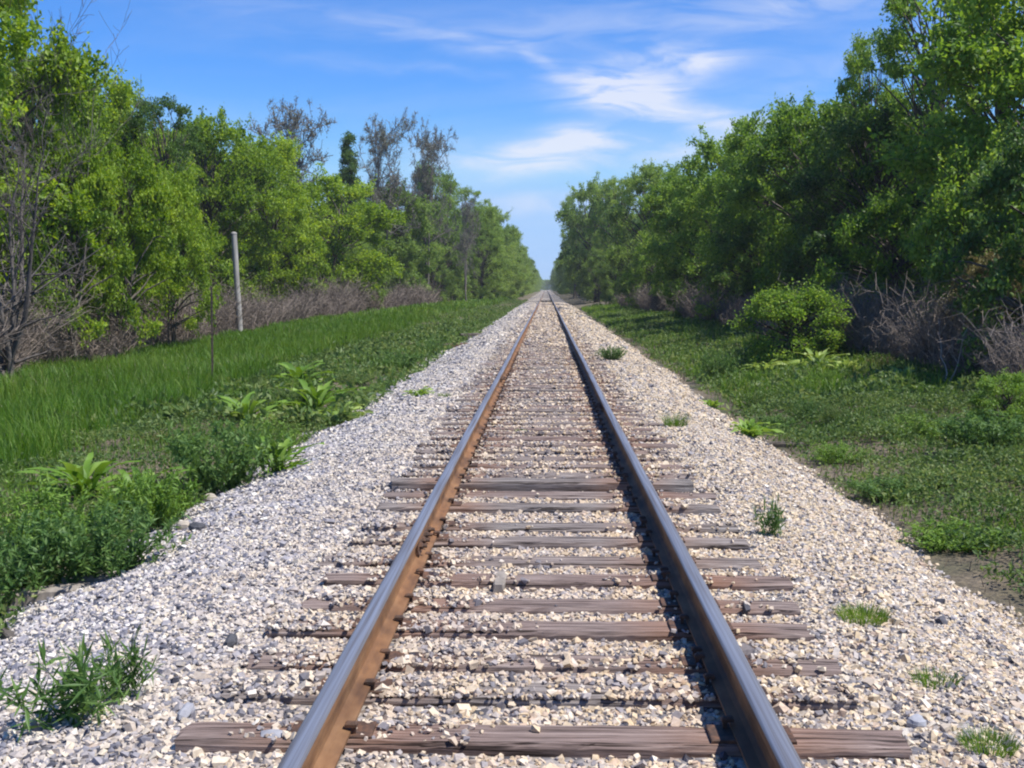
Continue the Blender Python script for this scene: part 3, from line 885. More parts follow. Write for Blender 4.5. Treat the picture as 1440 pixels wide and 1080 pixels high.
while Y < 760:
    x = 7.6 + rng.uniform(0, 1.4) if Y < 210 else 6.3 + rng.uniform(0, .8)
    tree('abc'[int(rng.integers(3))], x, Y, rng.uniform(10, 14.5), rng.uniform(6.5, 8), FARR, 'distant trees on the right', 'leaf_far')
    x = 14 + rng.uniform(0, 3)
    tree('abc'[int(rng.integers(3))], x, Y + 4, rng.uniform(12, 15), rng.uniform(7, 8.5), FARR, 'distant trees on the right', 'leaf_far')
    Y += rng.uniform(7, 11) * (1 + Y / 500)
for x, Y in ((-5, 850), (1, 880), (-10, 900), (8, 860), (4.5, 870), (-2, 890)):
    tree('a', x, Y, 8.5, 9, 'tiny far tree closing the end of the track below the sky gap', 'trees at the end of the track', 'leaf_far')
for px, Y, py, W, kind, mat, lab in (
    (1250, 31, 285, 3.8, 'shrub', 'leaf_right', 'mid green shrub in front of the dark right trees, above the grey brush'),
    (1375, 25, 218, 4.0, 'shrub2', 'leaf_right', 'tall dark shrub overhanging the grey brush at the right'),
    (1470, 20, 195, 3.6, 'shrub', 'leaf_dark', 'dark shrub cut by the right edge above the grey brush'),
    (1385, 22, 345, 2.3, 'shrub', 'leaf_olive', 'pinkish olive blooming shrub before the dark trees at right'),
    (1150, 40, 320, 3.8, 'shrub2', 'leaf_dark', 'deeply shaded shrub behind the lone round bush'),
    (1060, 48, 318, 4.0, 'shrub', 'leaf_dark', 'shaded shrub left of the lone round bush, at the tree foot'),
    (985, 60, 325, 4.2, 'shrub2', 'leaf_right', 'leafy shrub at the foot of the right trees, farther along'),
    (925, 82, 335, 4.6, 'shrub', 'leaf_right', 'shrub near the dip in the right tree line'),
    (872, 108, 345, 4.8, 'shrub2', 'leaf_far', 'far shrub beside the track on the right'),
    (842, 136, 350, 4.8, 'shrub', 'leaf_far', 'farthest shrub at the right, close to the vanishing point'),
):
    x = pt(px, Y)
    tree(kind, x, Y, hh(py, Y, x), W, lab, 'shrubs at the foot of the right trees', mat, 'shrub', 'shrub')
bx_, by_ = P(1116, 514, -.15)
tree('bush', bx_, by_, 1.75, 2.6, 'lone round bush standing out on the right bank in front of the trees', None, 'leaf_right', 'bush', 'bush')
bx_, by_ = P(1410, 600, -.1)
tree('shrub', bx_, by_, .75, 1.1, 'bright green low bush at the right edge below the grey brush', None, 'weed_bright', 'bush', 'bush')

# bare grey tree at the left edge
tm, _ = airy_tree(5.6, .5, 6, 4, (11, 8, 5), 0, 0, .085, 'bark_brown', .08, .45, jit=.35, lean=.19)
bx_, by_ = P(14, 545, -.5)
root = empty('bare_tree', (bx_, by_, float(terr(bx_, by_)) - .03), .6); link('trunk', tm, root)
props(root, 'leafless many stemmed grey tree at the left edge with arching twigs', 'tree')
tm, _ = airy_tree(7.0, .4, 5, 3, (9, 6), 0, 0, .045, 'bark_brown', .5, .8, jit=.2, lean=.08)
x = pt(95, 29); root = empty('bare_tree', (x, 29, float(terr(x, 29))), 0, (1, 1, 1.22)); link('trunk', tm, root)
props(root, 'thin leafless stems sticking into the sky above the bright trees at left', 'tree')
# dead limbs in the right brush
tm, _ = airy_tree(1.5, .5, 2, 3, (4, 3), 0, 0, .022, 'brush_pale', .4, .7, lean=.3)
for px, py, sc, rz, lab in ((1335, 545, .75, .3, 'pale dead branch forking up out of the grey brush at right'),):
    x, y = P(px, py, -.1); root = empty('dead_branch', (x, y, float(terr(x, y)) - .02), rz, (sc, sc, sc)); link('limb', tm, root); props(root, lab, 'branch')

# ------------------------------------------------------------------ dry brush, grass, ground cover
def brush(n, xf, y0, y1, hgt, rad, mat, lab, lean=.38):
    y = y0 + (y1 - y0) * rng.uniform(0, 1, n) ** 1.35
    x = xf(y, n)
    z = terr(x, y) - .03
    h = hgt * rng.uniform(.35, 1.15, n) * np.clip(.8 + .55 * wav(x, y, .55, 33), .25, 1.4)
    d = rng.normal(0, lean, (n, 2))
    t = np.linspace(0, 1, 5)[None, :, None]
    b = np.stack([x, y, z], 1)
    p = np.repeat(b[:, None], 5, 1)
    p[:, :, :2] += (d * h[:, None])[:, None] * t ** 1.6
    p[:, :, 2] += h[:, None] * t[..., 0] * (1 - .12 * t[..., 0])
    p += rng.normal(0, .025, p.shape) * t
    r = rad * (1 - .6 * t[..., 0]) * rng.uniform(.6, 1.2, n)[:, None] * (1 + y / 55)[:, None]
    pp = [tubes(p, r, 3)]
    k = np.repeat(np.arange(n), 5); i = rng.integers(1, 5, len(k)); a = p[k, i]
    e = a + norm(rng.normal(size=(len(k), 3)) + [0, 0, .45]) * (h[k] * rng.uniform(.12, .4, len(k)))[:, None]
    q, rr = poly_branch(a, e, 3, .08, rad * .55 * (1 + y[k] / 55), rad * .3 * (1 + y[k] / 55))
    pp.append(tubes(q, rr, 3))
    o = link('dry_brush', mesh_np('dry_brush', pp, M[mat], False))
    props(o, lab, 'brush', None, 'stuff')


def lx(y, n): return np.interp(y, [14, 30, 50, 80, 130], [-11.4, -12.2, -12.3, -11.6, -9.4]) - np.abs(rng.normal(0, 1.0, n)) + .5 * wav(y * 0, y, .5, 40)


def rx(y, n): return np.interp(y, [10, 20, 30, 50, 120], [6.9, 7.1, 7.4, 7.1, 6.5]) + np.abs(rng.normal(0, 1.1, n)) + .4 * wav(y * 0, y, .6, 41)


brush(13000, lx, 17, 110, 1.7, .0075, 'brush', 'grey brown tangle of dead stems between the tall grass and the left trees')
brush(20000, rx, 11, 100, 1.45, .0065, 'brush', 'grey brown tangle of dead stems under the dark right trees')


def grass_field(n, x0, x1, y0, y1, h, wd, power=1.7, keep=None):
    y = y0 + (y1 - y0) * rng.uniform(0, 1, n) ** power
    u = rng.uniform(0, 1, n)
    x = x0(y) + (x1(y) - x0(y)) * u
    k = np.ones(n, bool) if keep is None else rng.uniform(size=n) < keep(x, y)
    x, y = x[k], y[k]; n = len(x)
    hv = h * rng.uniform(.45, 1.25, n) * (1 + .35 * wav(x, y, 1.1, 50)) * (1 - .4 * sstep(9.6, 11.6, -x))
    B = np.stack([x, y, np.maximum(terr(x, y), ballast_z(x, y)) - .02], 1)
    ln = rng.normal(0, .28, (n, 2)) + np.stack([.16 * wav(x, y, .8, 51), .16 * wav(x, y, .8, 52)], 1)
    v, f = blades(B, hv, wd * rng.uniform(.7, 1.3, n) * (1 + y / 16), ln)
    tint = np.repeat(np.clip(.5 + .35 * wav(x, y, .35, 53) + .25 * wav(x, y, 1.6, 54) + rng.normal(0, .2, n), 0, 1), 3)
    return v, f, tint


gl0 = lambda y: np.interp(y, [6, 30, 70, 130], [-12.2, -12.6, -11.8, -9])
gl1 = lambda y: np.interp(y, [6, 14, 30, 60, 130], [-5.6, -6.2, -7.2, -6.8, -5.2])
gk = lambda x, y: np.clip(1.05 + .45 * wav(x, y, .7, 55), .3, 1) * sstep(-.5, .9, (np.interp(y, [6, 14, 30, 60, 130], [-5.0, -5.6, -6.6, -6.2, -4.7]) - x) + .5 * wav(x, y, 1.3, 56))
G = [grass_field(150000, gl0, lambda y: gl1(y) + .6, 5.5, 60, .47, .0065, 1.6, gk),
     grass_field(26000, gl0, gl1, 50, 260, .5, .012, 1.4),
     grass_field(26000, lambda y: 3.3 + 0 * y, lambda y: np.interp(y, [8, 25, 60, 120], [7.4, 7.8, 7.2, 6.4]), 19, 110, .3, .008, 1.5, lambda x, y: np.clip(.55 + .7 * wav(x, y, .5, 60), 0, 1)),
     grass_field(40000, lambda y: -7.4 + 0 * y, lambda y: -3.3 + .4 * sstep(9, 20, y), 5, 90, .27, .006, 1.6, lambda x, y: np.clip(.35 + .8 * wav(x, y, .8, 61), 0, 1)),
     grass_field(30000, lambda y: 3.1 + 0 * y, lambda y: 8 + 0 * y, 5, 34, .2, .0048, 1.3, lambda x, y: np.clip(.35 + .8 * wav(x, y, 1.1, 62), .05, 1))]
o = link('grass', mesh_np('grass', [(v, f) for v, f, t in G], M['grass'], True, np.concatenate([t for _, _, t in G])))
props(o, 'tall fresh green grass on both sides of the stone bed', 'grass', None, 'stuff')
# dead straw between the plants
S_ = [grass_field(14000, gl0, gl1, 6, 70, .42, .0045, 1.5, lambda x, y: np.clip(.3 + .8 * wav(x, y, .6, 67), 0, 1)),
      grass_field(26000, lambda y: -7.3 + 0 * y, lambda y: -3.4 + 0 * y, 4.5, 80, .13, .006, 1.5, lambda x, y: np.clip(.3 + .9 * wav(x, y, 1.3, 65), 0, 1)),
      grass_field(24000, lambda y: 2.95 + 0 * y, lambda y: 7.6 + 0 * y, 4.5, 60, .13, .006, 1.5, lambda x, y: np.clip(.35 + .9 * wav(x, y, 1.2, 66), 0, 1))]
for v, f, t in S_: pass
o = link('dead_grass', mesh_np('dead_grass', [(v, f) for v, f, t in S_], M['straw'], True, np.concatenate([t for _, _, t in S_])))
props(o, 'matted pale dead grass lying along the edges of the stone bed', 'grass', None, 'stuff')


def cover(n, x0, x1, y0, y1, power, keepf, hmax, leaf):
    y = y0 + (y1 - y0) * rng.uniform(0, 1, n) ** power
    x = x0(y) + (x1(y) - x0(y)) * rng.uniform(0, 1, n)
    dn = keepf(x, y); k = rng.uniform(size=n) < dn; x, y, dn = x[k], y[k], dn[k]
    lump = np.clip(.45 + .5 * wav(x, y, 1.7, 70) + .35 * wav(x, y, 4.2, 71), .05, 1.3)
    z = np.maximum(terr(x, y), ballast_z(x, y)) + hmax * lump * rng.uniform(.15, 1, len(x)) ** .6
    v, f = leaves(np.stack([x, y, z], 1), leaf * (1 + y.mean() / 60), leaf * .5 * (1 + y.mean() / 60), .15)
    return v, f, np.clip(.45 + .35 * wav(x, y, 1.1, 72) + rng.normal(0, .15, len(x)), 0, 1)


le = lambda y: -3.25 + .5 * sstep(9, 20, y) + .3 * wav(y * 0, y, .9, 80)
re_ = lambda y: 3.0 + .3 * wav(y * 0, y, .9, 81)
kl = lambda x, y: np.clip(.42 + .9 * wav(x, y, .9, 73) + .3 * wav(x, y, 2.6, 76), .06, 1)
kr = lambda x, y: np.clip(.66 + .5 * wav(x, y, .9, 74) + .4 * wav(x, y, 2.7, 75), .22, 1) * np.clip((x - 2.85) / 1.0, .05, 1)
C_ = [cover(62000, lambda y: -6.4 + 0 * y, le, 4.5, 18, 1.2, kl, .26, .045), cover(95000, lambda y: -7.6 + 0 * y, le, 16, 170, 1.5, kl, .32, .065),
      cover(200000, re_, lambda y: 7.9 + 0 * y, 4.2, 18, 1.1, kr, .3, .042), cover(80000, re_, lambda y: 7.9 + 0 * y, 18, 90, 1.4, kr, .32, .062)]
o = link('ground_cover', mesh_np('ground_cover', [(v, f) for v, f, t in C_], M['cover'], False, np.concatenate([t for _, _, t in C_])))
props(o, 'low tangled weedy ground cover along both banks', 'ground cover', None, 'stuff')


# ------------------------------------------------------------------ single weeds
def stem_weed(H=.75, W=.9, n=80, per=46, leaf=.075, lw=.22, out=.6):
    a = rng.uniform(0, 6.28, n); rr = np.sqrt(rng.uniform(0, 1, n))
    b = np.stack([.18 * W * rr * np.cos(a), .18 * W * rr * np.sin(a), np.zeros(n)], 1)
    h = H * rng.uniform(.55, 1.02, n) * (1 - .35 * rr ** 2)
    e = b + np.stack([W * out * rr * np.cos(a), W * out * rr * np.sin(a), h], 1) + rng.normal(0, .03, (n, 3))
    p, r = poly_branch(b, e, 5, .05, np.full(n, .0045), np.full(n, .002))
    t = rng.uniform(.18, 1.0, (n, per)); i = np.minimum((t * 4).astype(int), 3); fr_ = (t * 4 - i)[..., None]
    k = np.arange(n)[:, None]
    pos = p[k, i] * (1 - fr_) + p[k, i + 1] * fr_
    v, f = leaves(pos.reshape(-1, 3), leaf, leaf * lw, .5, np.array([0, 0, .25]))
    return mesh_np('stem', [tubes(p, r, 3)], M['weed'], True), mesh_np('foliage', [(v, f)], M['weed'], False, np.repeat(rng.uniform(.1, .9, n), per))


def rosette(n=16, L=.42, W=.09):
    """broad arching leaves from one crown"""
    V, F = [], []
    for q in range(n):
        a = rng.uniform(0, 6.28); l = L * rng.uniform(.35, 1.1); el = rng.uniform(.35, 1.45); t = np.linspace(0, 1, 7)
        w_ = W * l / L * np.array([.12, .45, .85, 1, .85, .5, .04]) * .5
        rad = l * (np.cos(el) * t + .28 * t ** 2); z = l * (np.sin(el) * t - .42 * t ** 2.2)
        wavy = rng.uniform(.006, .022) * np.sin(rng.uniform(7, 13) * t + q)
        d = np.array([math.cos(a), math.sin(a)]); s = np.array([-d[1], d[0]])
        off = rng.normal(0, .05, 2); tw = rng.normal(0, .12) * t ** 2
        c = np.stack([d[0] * rad + off[0] + s[0] * tw, d[1] * rad + off[1] + s[1] * tw, z + .01], 1)
        sv = np.stack([s[0] * w_, s[1] * w_, w_ * .35 + wavy], 1); s2 = np.stack([-s[0] * w_, -s[1] * w_, w_ * .35 - wavy], 1)
        V.append(np.stack([c + sv, c, c + s2], 1).reshape(-1, 3))
        i = np.arange(6)[:, None] * 3 + np.arange(2)[None]
        F.append(np.stack([i, i + 1, i + 4, i + 3], -1).reshape(-1, 4) + q * 21)
    return mesh_np('leaf_rosette', [(np.concatenate(V), np.concatenate(F))], M['weed_bright'], True, np.repeat(rng.uniform(.2, .95, n), 12))


def tuft(n=60, h=.12, spread=.1):
    a = rng.uniform(0, 6.28, n); rr = spread * np.sqrt(rng.uniform(0, 1, n))
    v, f = blades(np.stack([rr * np.cos(a), rr * np.sin(a), np.zeros(n)], 1), h * rng.uniform(.5, 1.2, n), np.full(n, .0042),
                  np.stack([np.cos(a), np.sin(a)], 1) * rng.uniform(.1, .8, (n, 1)))
    return mesh_np('blades', [(v, f)], M['grass'], True, np.repeat(rng.uniform(.4, 1, n), 3))


WEED = [stem_weed(), stem_weed(.75, .9, 85, 40, .08, .3), stem_weed(.75, .9, 15, 26, .26, .15, .6)]
ROS = [rosette(46, .55, .065), rosette(34, .6, .08), rosette(52, .4, .07)]
TUF = [tuft(200, .09, .11), tuft(650, .1, .14), tuft(260, .2, .13)]


def surf_z(x, y): return float(max(terr(x, y), ballast_z(x, y)))


def weed(px, py, H, W, kind, lab, mat=None, z=-.45, group='weeds at the edge of the stone bed', name='weed', h0=.75, w0=.9):
    for _ in range(3):
        x, y = P(px, py, z); z = surf_z(x, y)
    root = empty(name, (x, y, z - .01), rng.uniform(0, 6.28), (W / w0, W / w0, H * 1.4 / h0))
    props(root, lab, 'weed', group)
    for nm, me in zip(('stem', 'foliage'), kind):
        c = link(nm, me, root)
        if mat and nm == 'foliage': c.material_slots[0].link = 'OBJECT'; c.material_slots[0].material = M[mat]
    return root


for px, py, H, W, k, lab in (
    (40, 838, .42, .8, 0, 'large dark green weed clump cut by the left edge, above the old buried timber'),
    (150, 812, .42, .7, 1, 'dark bushy weed right of the clump at the left edge'),
    (70, 775, .42, .8, 0, 'dark weed behind the largest clump at the left edge'),
    (-40, 860, .42, .7, 1, 'weed leaning in from the left edge, lowest of the dark clumps'),
    (215, 742, .42, .6, 1, 'mid green weed between the dark left clumps and the black rock'),
    (315, 690, .60, .85, 1, 'round dark green weed standing alone beside the stone slope on the left'),
    (385, 640, .38, .6, 0, 'small weed right behind the round dark weed on the left'),
    (560, 520, .42, .9, 1, 'low weed at the left stone edge far beyond the broad leaved plants'),
    (610, 500, .4, .9, 0, 'weed just before the discarded rusty ties at the left stone edge'),
    (1012, 535, .55, .6, 1, 'upright dark weed on the right bank left of the pale leaved plants'),
    (1385, 640, .34, .8, 1, 'green weed low on the right bank at the right edge'),
    (1250, 700, .17, .6, 1, 'low spreading weed in the middle of the right bank'),
    (1180, 650, .17, .6, 0, 'low weed on the right bank beside bare soil'),
    (1340, 770, .17, .6, 1, 'weed at the right stone edge, lowest of those on that bank'),
    (1090, 605, .17, .6, 0, 'small weed at the tip of the bare soil strip on the right bank'),
):
    weed(px, py, H, W, WEED[k], lab, 'weed_bright' if px in (215, 385, 70, 1180, 1340) else None)
for q in range(46):
    right = q < 26
    yy_ = rng.uniform(5.5, 26); xx_ = rng.uniform(3.7, 7.2) if right else -rng.uniform(3.9, 6.6)
    hq, wq = rng.uniform(.16, .4), rng.uniform(.3, .75)
    root = empty('weed', (xx_, yy_, float(terr(xx_, yy_)) - .01), rng.uniform(0, 6.28), (wq / .9, wq / .9, hq / .75))
    props(root, 'ordinary small leafy weed scattered among the low growth of the right bank' if right else 'ordinary small leafy weed scattered between bigger plants on the left bank',
          'weed', 'scattered weeds of the right bank' if right else 'scattered weeds of the left bank')
    for nm, me in zip(('stem', 'foliage'), WEED[q % 2]):
        c = link(nm, me, root)
        if nm == 'foliage': c.material_slots[0].link = 'OBJECT'; c.material_slots[0].material = M[('weed', 'cover', 'weed_bright', 'leaf_olive', 'cover')[q % 5]]
weed(95, 1026, .22, .34, WEED[2], 'narrow leaved green plant growing in the stones at lower left', None, -.4, None)
weed(180, 985, .2, .2, WEED[2], 'thin small plant beside the larger one in the stones at lower left', None, -.3, None)
weed(1085, 755, .2, .16, WEED[2], 'tiny wispy plant in the stones right of the tie ends', None, -.1, None)
weed(860, 506, .27, .5, WEED[1], 'dark weed growing in the right stone slope far along the track', None, -.1, None)
weed(60, 835, .2, .3, WEED[2], 'thin sprout beside the old timber at the left', None, -.5, None) if False else None

for px, py, S, k, mat, lab in (
    (445, 580, 1.35, 0, 'weed_bright', 'broad leaved plant with long arching leaves, largest on the left bank'),
    (345, 598, 1.1, 1, 'weed_bright', 'broad leaved plant left of the largest one on the left bank'),
    (478, 596, 1.0, 2, 'weed_pale', 'pale sunlit broad leaved plant nearest the stones on the left bank'),
    (420, 545, 1.2, 1, 'weed_bright', 'broad leaved plant behind the largest one on the left bank'),
    (120, 700, 1.0, 0, 'weed_bright', 'broad leaved plant at the back of the dark left clumps'),
    (195, 720, .8, 1, 'weed_bright', 'broad leaved plant with a white edged leaf right of the dark left clumps'),
    (390, 665, .8, 0, 'weed_bright', 'broad leaved plant right of the round dark weed'),
    (270, 640, .8, 2, 'weed', 'dull broad leaved plant left of the round dark weed'),
    (590, 560, .6, 2, 'weed_bright', 'little broad leaved plant out on the left stone slope'),
    (1075, 530, .9, 2, 'weed_pale', 'pale yellow green plant, leftmost of the pale cluster on the right bank'),
    (1118, 520, 1.1, 2, 'weed_pale', 'pale yellow green plant right below the lone round bush'),
    (1150, 524, 1.0, 0, 'weed_pale', 'pale long leaved plant in the middle of the pale cluster'),
    (1190, 532, 1.0, 2, 'weed_pale', 'pale plant at the right end of the pale cluster'),
    (1270, 545, .8, 1, 'weed_pale', 'single pale plant by the grey brush right of the pale cluster'),
    (1000, 575, .6, 2, 'weed_bright', 'bright small plant at the stone edge on the right'),
    (1055, 618, .7, 2, 'weed_bright', 'bright leafy plant at the right stone edge before the bare soil'),
):
    z = -.4
    for _ in range(3):
        x, y = P(px, py, z); z = surf_z(x, y)
    S *= rng.uniform(1.05, 1.35)
    root = empty('broadleaf_plant', (x, y, z - .01), rng.uniform(0, 6.28), (S, S, S * rng.uniform(.95, 1.3)))
    props(root, lab, 'plant', 'broad leaved plants on the banks')
    c = link('leaf_rosette', ROS[k], root); c.material_slots[0].link = 'OBJECT'; c.material_slots[0].material = M[mat]
for px, py, S, k, lab in (
    (950, 600, 1.0, 2, 'tall grass tuft in the stones right of the track, halfway along'),
    (1213, 872, .8, 1, 'dense small grass tuft in the right stones'),
    (1315, 962, .8, 0, 'sparse little grass tuft between two denser tufts in the right stones'),
    (1390, 1052, .65, 1, 'small grass tuft in the stones at the lower right corner'),
    (733, 608, .6, 0, 'tiny grass sprig growing between the rails'),
    (625, 558, .9, 0, 'little grass tuft in the stones outside the left rail'),
):
    z = -.1
    for _ in range(3):
        x, y = P(px, py, z); z = surf_z(x, y)
    o = link('grass_tuft', TUF[k]); o.location = (x, y, z - .01); o.scale = (S, S, S); o.rotation_euler = (0, 0, rng.uniform(0, 6.28))
    props(o, lab, 'grass tuft', 'grass tufts in the stones')

# ------------------------------------------------------------------ pole, stake, rocks, timbers
x, y = P(338, 474, -.1); z = float(terr(x, y)); x, y = P(338, 476, z)
Hp = (476 - 330) / 1600 * y * 1.01
n = 16; t = np.linspace(0, 1, 14); a = np.arange(n) * 2 * math.pi / n
crk = 1 + .05 * (np.sin(a * 5) > .8) * -1 + .015 * np.sin(3 * a)
rads = (.128 - .016 * t) * (1 + .03 * np.sin(9 * t))
pv = np.stack([np.stack([r_ * crk * np.cos(a), r_ * crk * np.sin(a) , np.full(n, tt * (Hp + .2) - .2)], 1) for r_, tt in zip(rads, t)])
i = np.arange(13)[:, None] * n; j = np.arange(n)[None]; j2 = (j + 1) % n
pf = np.stack([i + j, i + j2, i + n + j2, i + n + j], -1).reshape(-1, 4)
root = empty('utility_pole', (x, y, z)); root.rotation_euler = (0, R(-2.4), 0)
props(root, 'cut off weathered grey wooden pole standing in the grass on the left', 'pole')
link('pole_shaft', mesh_np('pole_shaft', [(pv.reshape(-1, 3), pf), (pv.reshape(-1, 3), np.array([list(range(13 * n, 14 * n))]))], M['pole'], True), root)
cap = np.stack([np.stack([r_ * np.cos(a), r_ * np.sin(a), np.full(n, zz)], 1) for r_, zz in ((.122, Hp - .02), (.124, Hp + .015), (.09, Hp + .06), (.02, Hp + .08))])
i = np.arange(3)[:, None] * n
cf = np.stack([i + j, i + j2, i + n + j2, i + n + j], -1).reshape(-1, 4)
link('pole_top', mesh_np('pole_top', [(cap.reshape(-1, 3), cf), (cap.reshape(-1, 3), np.array([list(range(3 * n, 4 * n))]))], M['pole'], True), root)

x, y = P(299, 546, -.5)
for _ in range(2): z = float(terr(x, y)); x, y = P(299, 546, z)
Hs = (546 - 402) / 1600 * y
root = empty('fence_stake', (x, y, z)); root.rotation_euler = (0, R(.6), .5)
props(root, 'thin dark rusty metal fence stake in the grass left of the wooden pole', 'stake')
link('stake_shaft', mesh_np('stake_shaft', [boxv(0, 0, Hs / 2 - .15, .045, .007, Hs + .3), boxv(0, .02, Hs / 2 - .15, .007, .034, Hs + .3)], M['stake']), root)
nb = int(Hs / .1)
link('stake_stud', mesh_np('stake_stud', [boxv(0, -.007, .1 + k * .1, .02, .009, .012) for k in range(nb)], M['stake']), root)


def rockmesh(name, s, seed, mat):
    r = np.random.default_rng(seed)
    u = np.linspace(0, math.pi, 7); v_ = np.arange(9) * 2 * math.pi / 9
    pts = []
    for q in u:
        for p_ in v_:
            d = np.array([math.sin(q) * math.cos(p_), math.sin(q) * math.sin(p_), math.cos(q)])
            k = 1 + .16 * math.sin(3 * d[0] + seed) + .14 * math.sin(4 * d[1] - seed) + r.normal(0, .06) * math.sin(q)
            pts.append(d * k * s)
    pts = np.array(pts)
    pts = np.sign(pts) * np.abs(pts / np.max(np.abs(pts), 0)) ** .8 * np.max(np.abs(pts), 0)
    i = np.arange(6)[:, None] * 9; j = np.arange(9)[None]; j2 = (j + 1) % 9
    return mesh_np(name, [(pts, np.stack([i + j, i + 9 + j, i + 9 + j2, i + j2], -1).reshape(-1, 4))], mat)


def rmat(name, a, c):
    m, nt, b = newmat(name); g = nd(nt, 'ShaderNodeTexCoord')
    nz = nd(nt, 'ShaderNodeTexNoise', i_Scale=14.0, i_Detail=6.0); nt.links.new(g.outputs['Object'], nz.inputs['Vector'])
    rp = ramp(nt, [(.3, a), (.7, c)]); nt.links.new(nz.outputs[0], rp.inputs[0]); nt.links.new(rp.outputs[0], b.inputs['Base Color'])
    bp = nd(nt, 'ShaderNodeBump', i_Strength=.5, i_Distance=.01); nt.links.new(nz.outputs[0], bp.inputs['Height']); nt.links.new(bp.outputs[0], b.inputs['Normal'])
    b.inputs['Roughness'].default_value = .85
    return m


M['rk_dark'] = rmat('dark_rock', (.03, .03, .035), (.09, .09, .1)); M['rk_pale'] = rmat('pale_rock', (.26, .22, .17), (.44, .38, .31)); M['rk_grey'] = rmat('grey_rock', (.2, .2, .225), (.36, .36, .385))
for px, py, s, mat, lab in (
    (276, 748, .055, 'rk_dark', 'black rock at the left edge of the stone slope'),
    (258, 745, .05, 'rk_pale', 'cream rock beside the black rock at the left'),
    (296, 702, .06, 'rk_pale', 'pale stone lump below the round dark weed'),
    (383, 1050, .046, 'rk_grey', 'largest pale grey stone, lying beside the left rail near the bottom'),
    (262, 1008, .036, 'rk_grey', 'blue grey stone by the left end of the nearest bare tie'),
    (988, 1022, .045, 'rk_grey', 'pale grey stone beyond the nearest bare tie, inside the right rail') if False else (1288, 1022, .034, 'rk_grey', 'pale grey stone past the right end of the nearest bare tie'),
    (325, 908, .04, 'rk_dark', 'dark grey stone on the left slope near the second row of tie ends'),
    (388, 636, .07, 'rk_dark', 'dark rock in the weeds at the left stone edge, above the round weed'),
):
    z = -.3
    for _ in range(3):
        x, y = P(px, py, z); z = surf_z(x, y)
    o = link('rock', rockmesh('rock', s, int(px), M[mat])); o.location = (x, y, z + s * .45); o.scale = (1.15, .85, .75); o.rotation_euler = (.1, .15, px % 6.28)
    props(o, lab, 'rock')


def timber(name, px, py, L, wd, th, rz, lab, mat, z=-.45, sink=.3, seed=0, cat='timber', me=None):
    for _ in range(3):
        x, y = P(px, py, z); z = surf_z(x, y)
    if me is None:
        r = np.random.default_rng(seed); nn = 14; xs = np.linspace(-L / 2, L / 2, nn); rg = []
        for k, xx in enumerate(xs):
            e = 1 - .25 * abs(2 * k / (nn - 1) - 1) ** 4
            rg.append([(xx, sy * wd / 2 * e + r.normal(0, wd * .04), th * (sz * .5) * e + r.normal(0, th * .05)) for sy, sz in ((-1, -1), (-1, .6), (-.7, 1), (.7, 1), (1, .6), (1, -1))])
        a_ = np.array(rg); i_ = np.arange(nn - 1)[:, None] * 6; j_ = np.arange(6)[None]; k_ = (j_ + 1) % 6
        f_ = np.stack([i_ + j_, i_ + 6 + j_, i_ + 6 + k_, i_ + k_], -1).reshape(-1, 4)
        me = mesh_np(name, [(a_.reshape(-1, 3), f_), (a_.reshape(-1, 3), np.array([[0, 1, 2, 3, 4, 5], [83, 82, 81, 80, 79, 78]]))], M[mat])
    o = link(name, me); o.location = (x, y, z + th * (.5 - sink)); o.rotation_euler = (0, 0, rz)
    props(o, lab, cat)


timber('old_timber', 70, 842, .75, .12, .1, .42, 'short grey rotten timber half buried at the left edge below the weeds', 'driftwood', seed=1)
timber('old_timber', 135, 822, .42, .11, .09, .3, 'brown timber piece lying end to end right of the grey rotten timber', 'driftwood', seed=2)
timber('fallen_stick', 15, 900, .36, .05, .04, -.9, 'dark stick lying on the stones at the far left edge', 'bark', seed=3, cat='stick')
timber('wood_peg', 703, 824, .3, .07, .06, 1.55, 'short wood peg lying lengthwise between two ties in the track middle', 'driftwood', -.02, .1, 4, 'wood peg')
timber('old_timber', 645, 488, 1.2, .22, .18, .6, 'rusty brown discarded tie at the left stone edge, nearer of two', 'rust_dark', -.4, .2, 5)
timber('old_timber', 668, 474, 1.2, .22, .18, .4, 'dark discarded tie at the left stone edge, farther of two', 'bark', -.4, .2, 6)
timber('old_timber', 1105, 628, .7, .12, .08, -.2, 'dark flat board on the bare soil at the right stone edge', 'bark', -.42, .3, 7)
timber('fallen_stick', 690, 500, .4, .05, .04, .2, 'little dark stick on the left shoulder far along', 'bark', -.2, .2, 8, 'stick') if False else None

# plank crossing far along the track
yc = P(768, 423, .15)[1]
for k in range(3):
    b_ = boxv(0, yc + k * .0, .0, .36, 3.2, .16, .01)
    o = link('crossing_plank', mesh_np('crossing_plank', [(b_[0] - [0, yc, 0], b_[1])], M['bark'])); o.location = ((k - 1) * .4, yc, .1)
    props(o, 'dark timber plank of the far crossing laid between the rails', 'plank', 'planks of the far crossing')
#VEGEND

# ------------------------------------------------------------------ air
hv, hf = boxv(0, 640, 13, 320, 1340, 30)
hm = bpy.data.materials.new('air'); hm.use_nodes = True; hn = hm.node_tree
hn.nodes.remove(hn.nodes['Principled BSDF'])
pv_ = nd(hn, 'ShaderNodeVolumePrincipled'); pv_.inputs['Density'].default_value = .0003; pv_.inputs['Color'].default_value = (.86, .92, 1, 1)
hn.links.new(pv_.outputs[0], hn.nodes['Material Output'].inputs['Volume'])
props(link('haze', mesh_np('haze', [(hv, hf)], hm)), 'thin summer haze over the track and trees', 'haze', None, 'stuff')

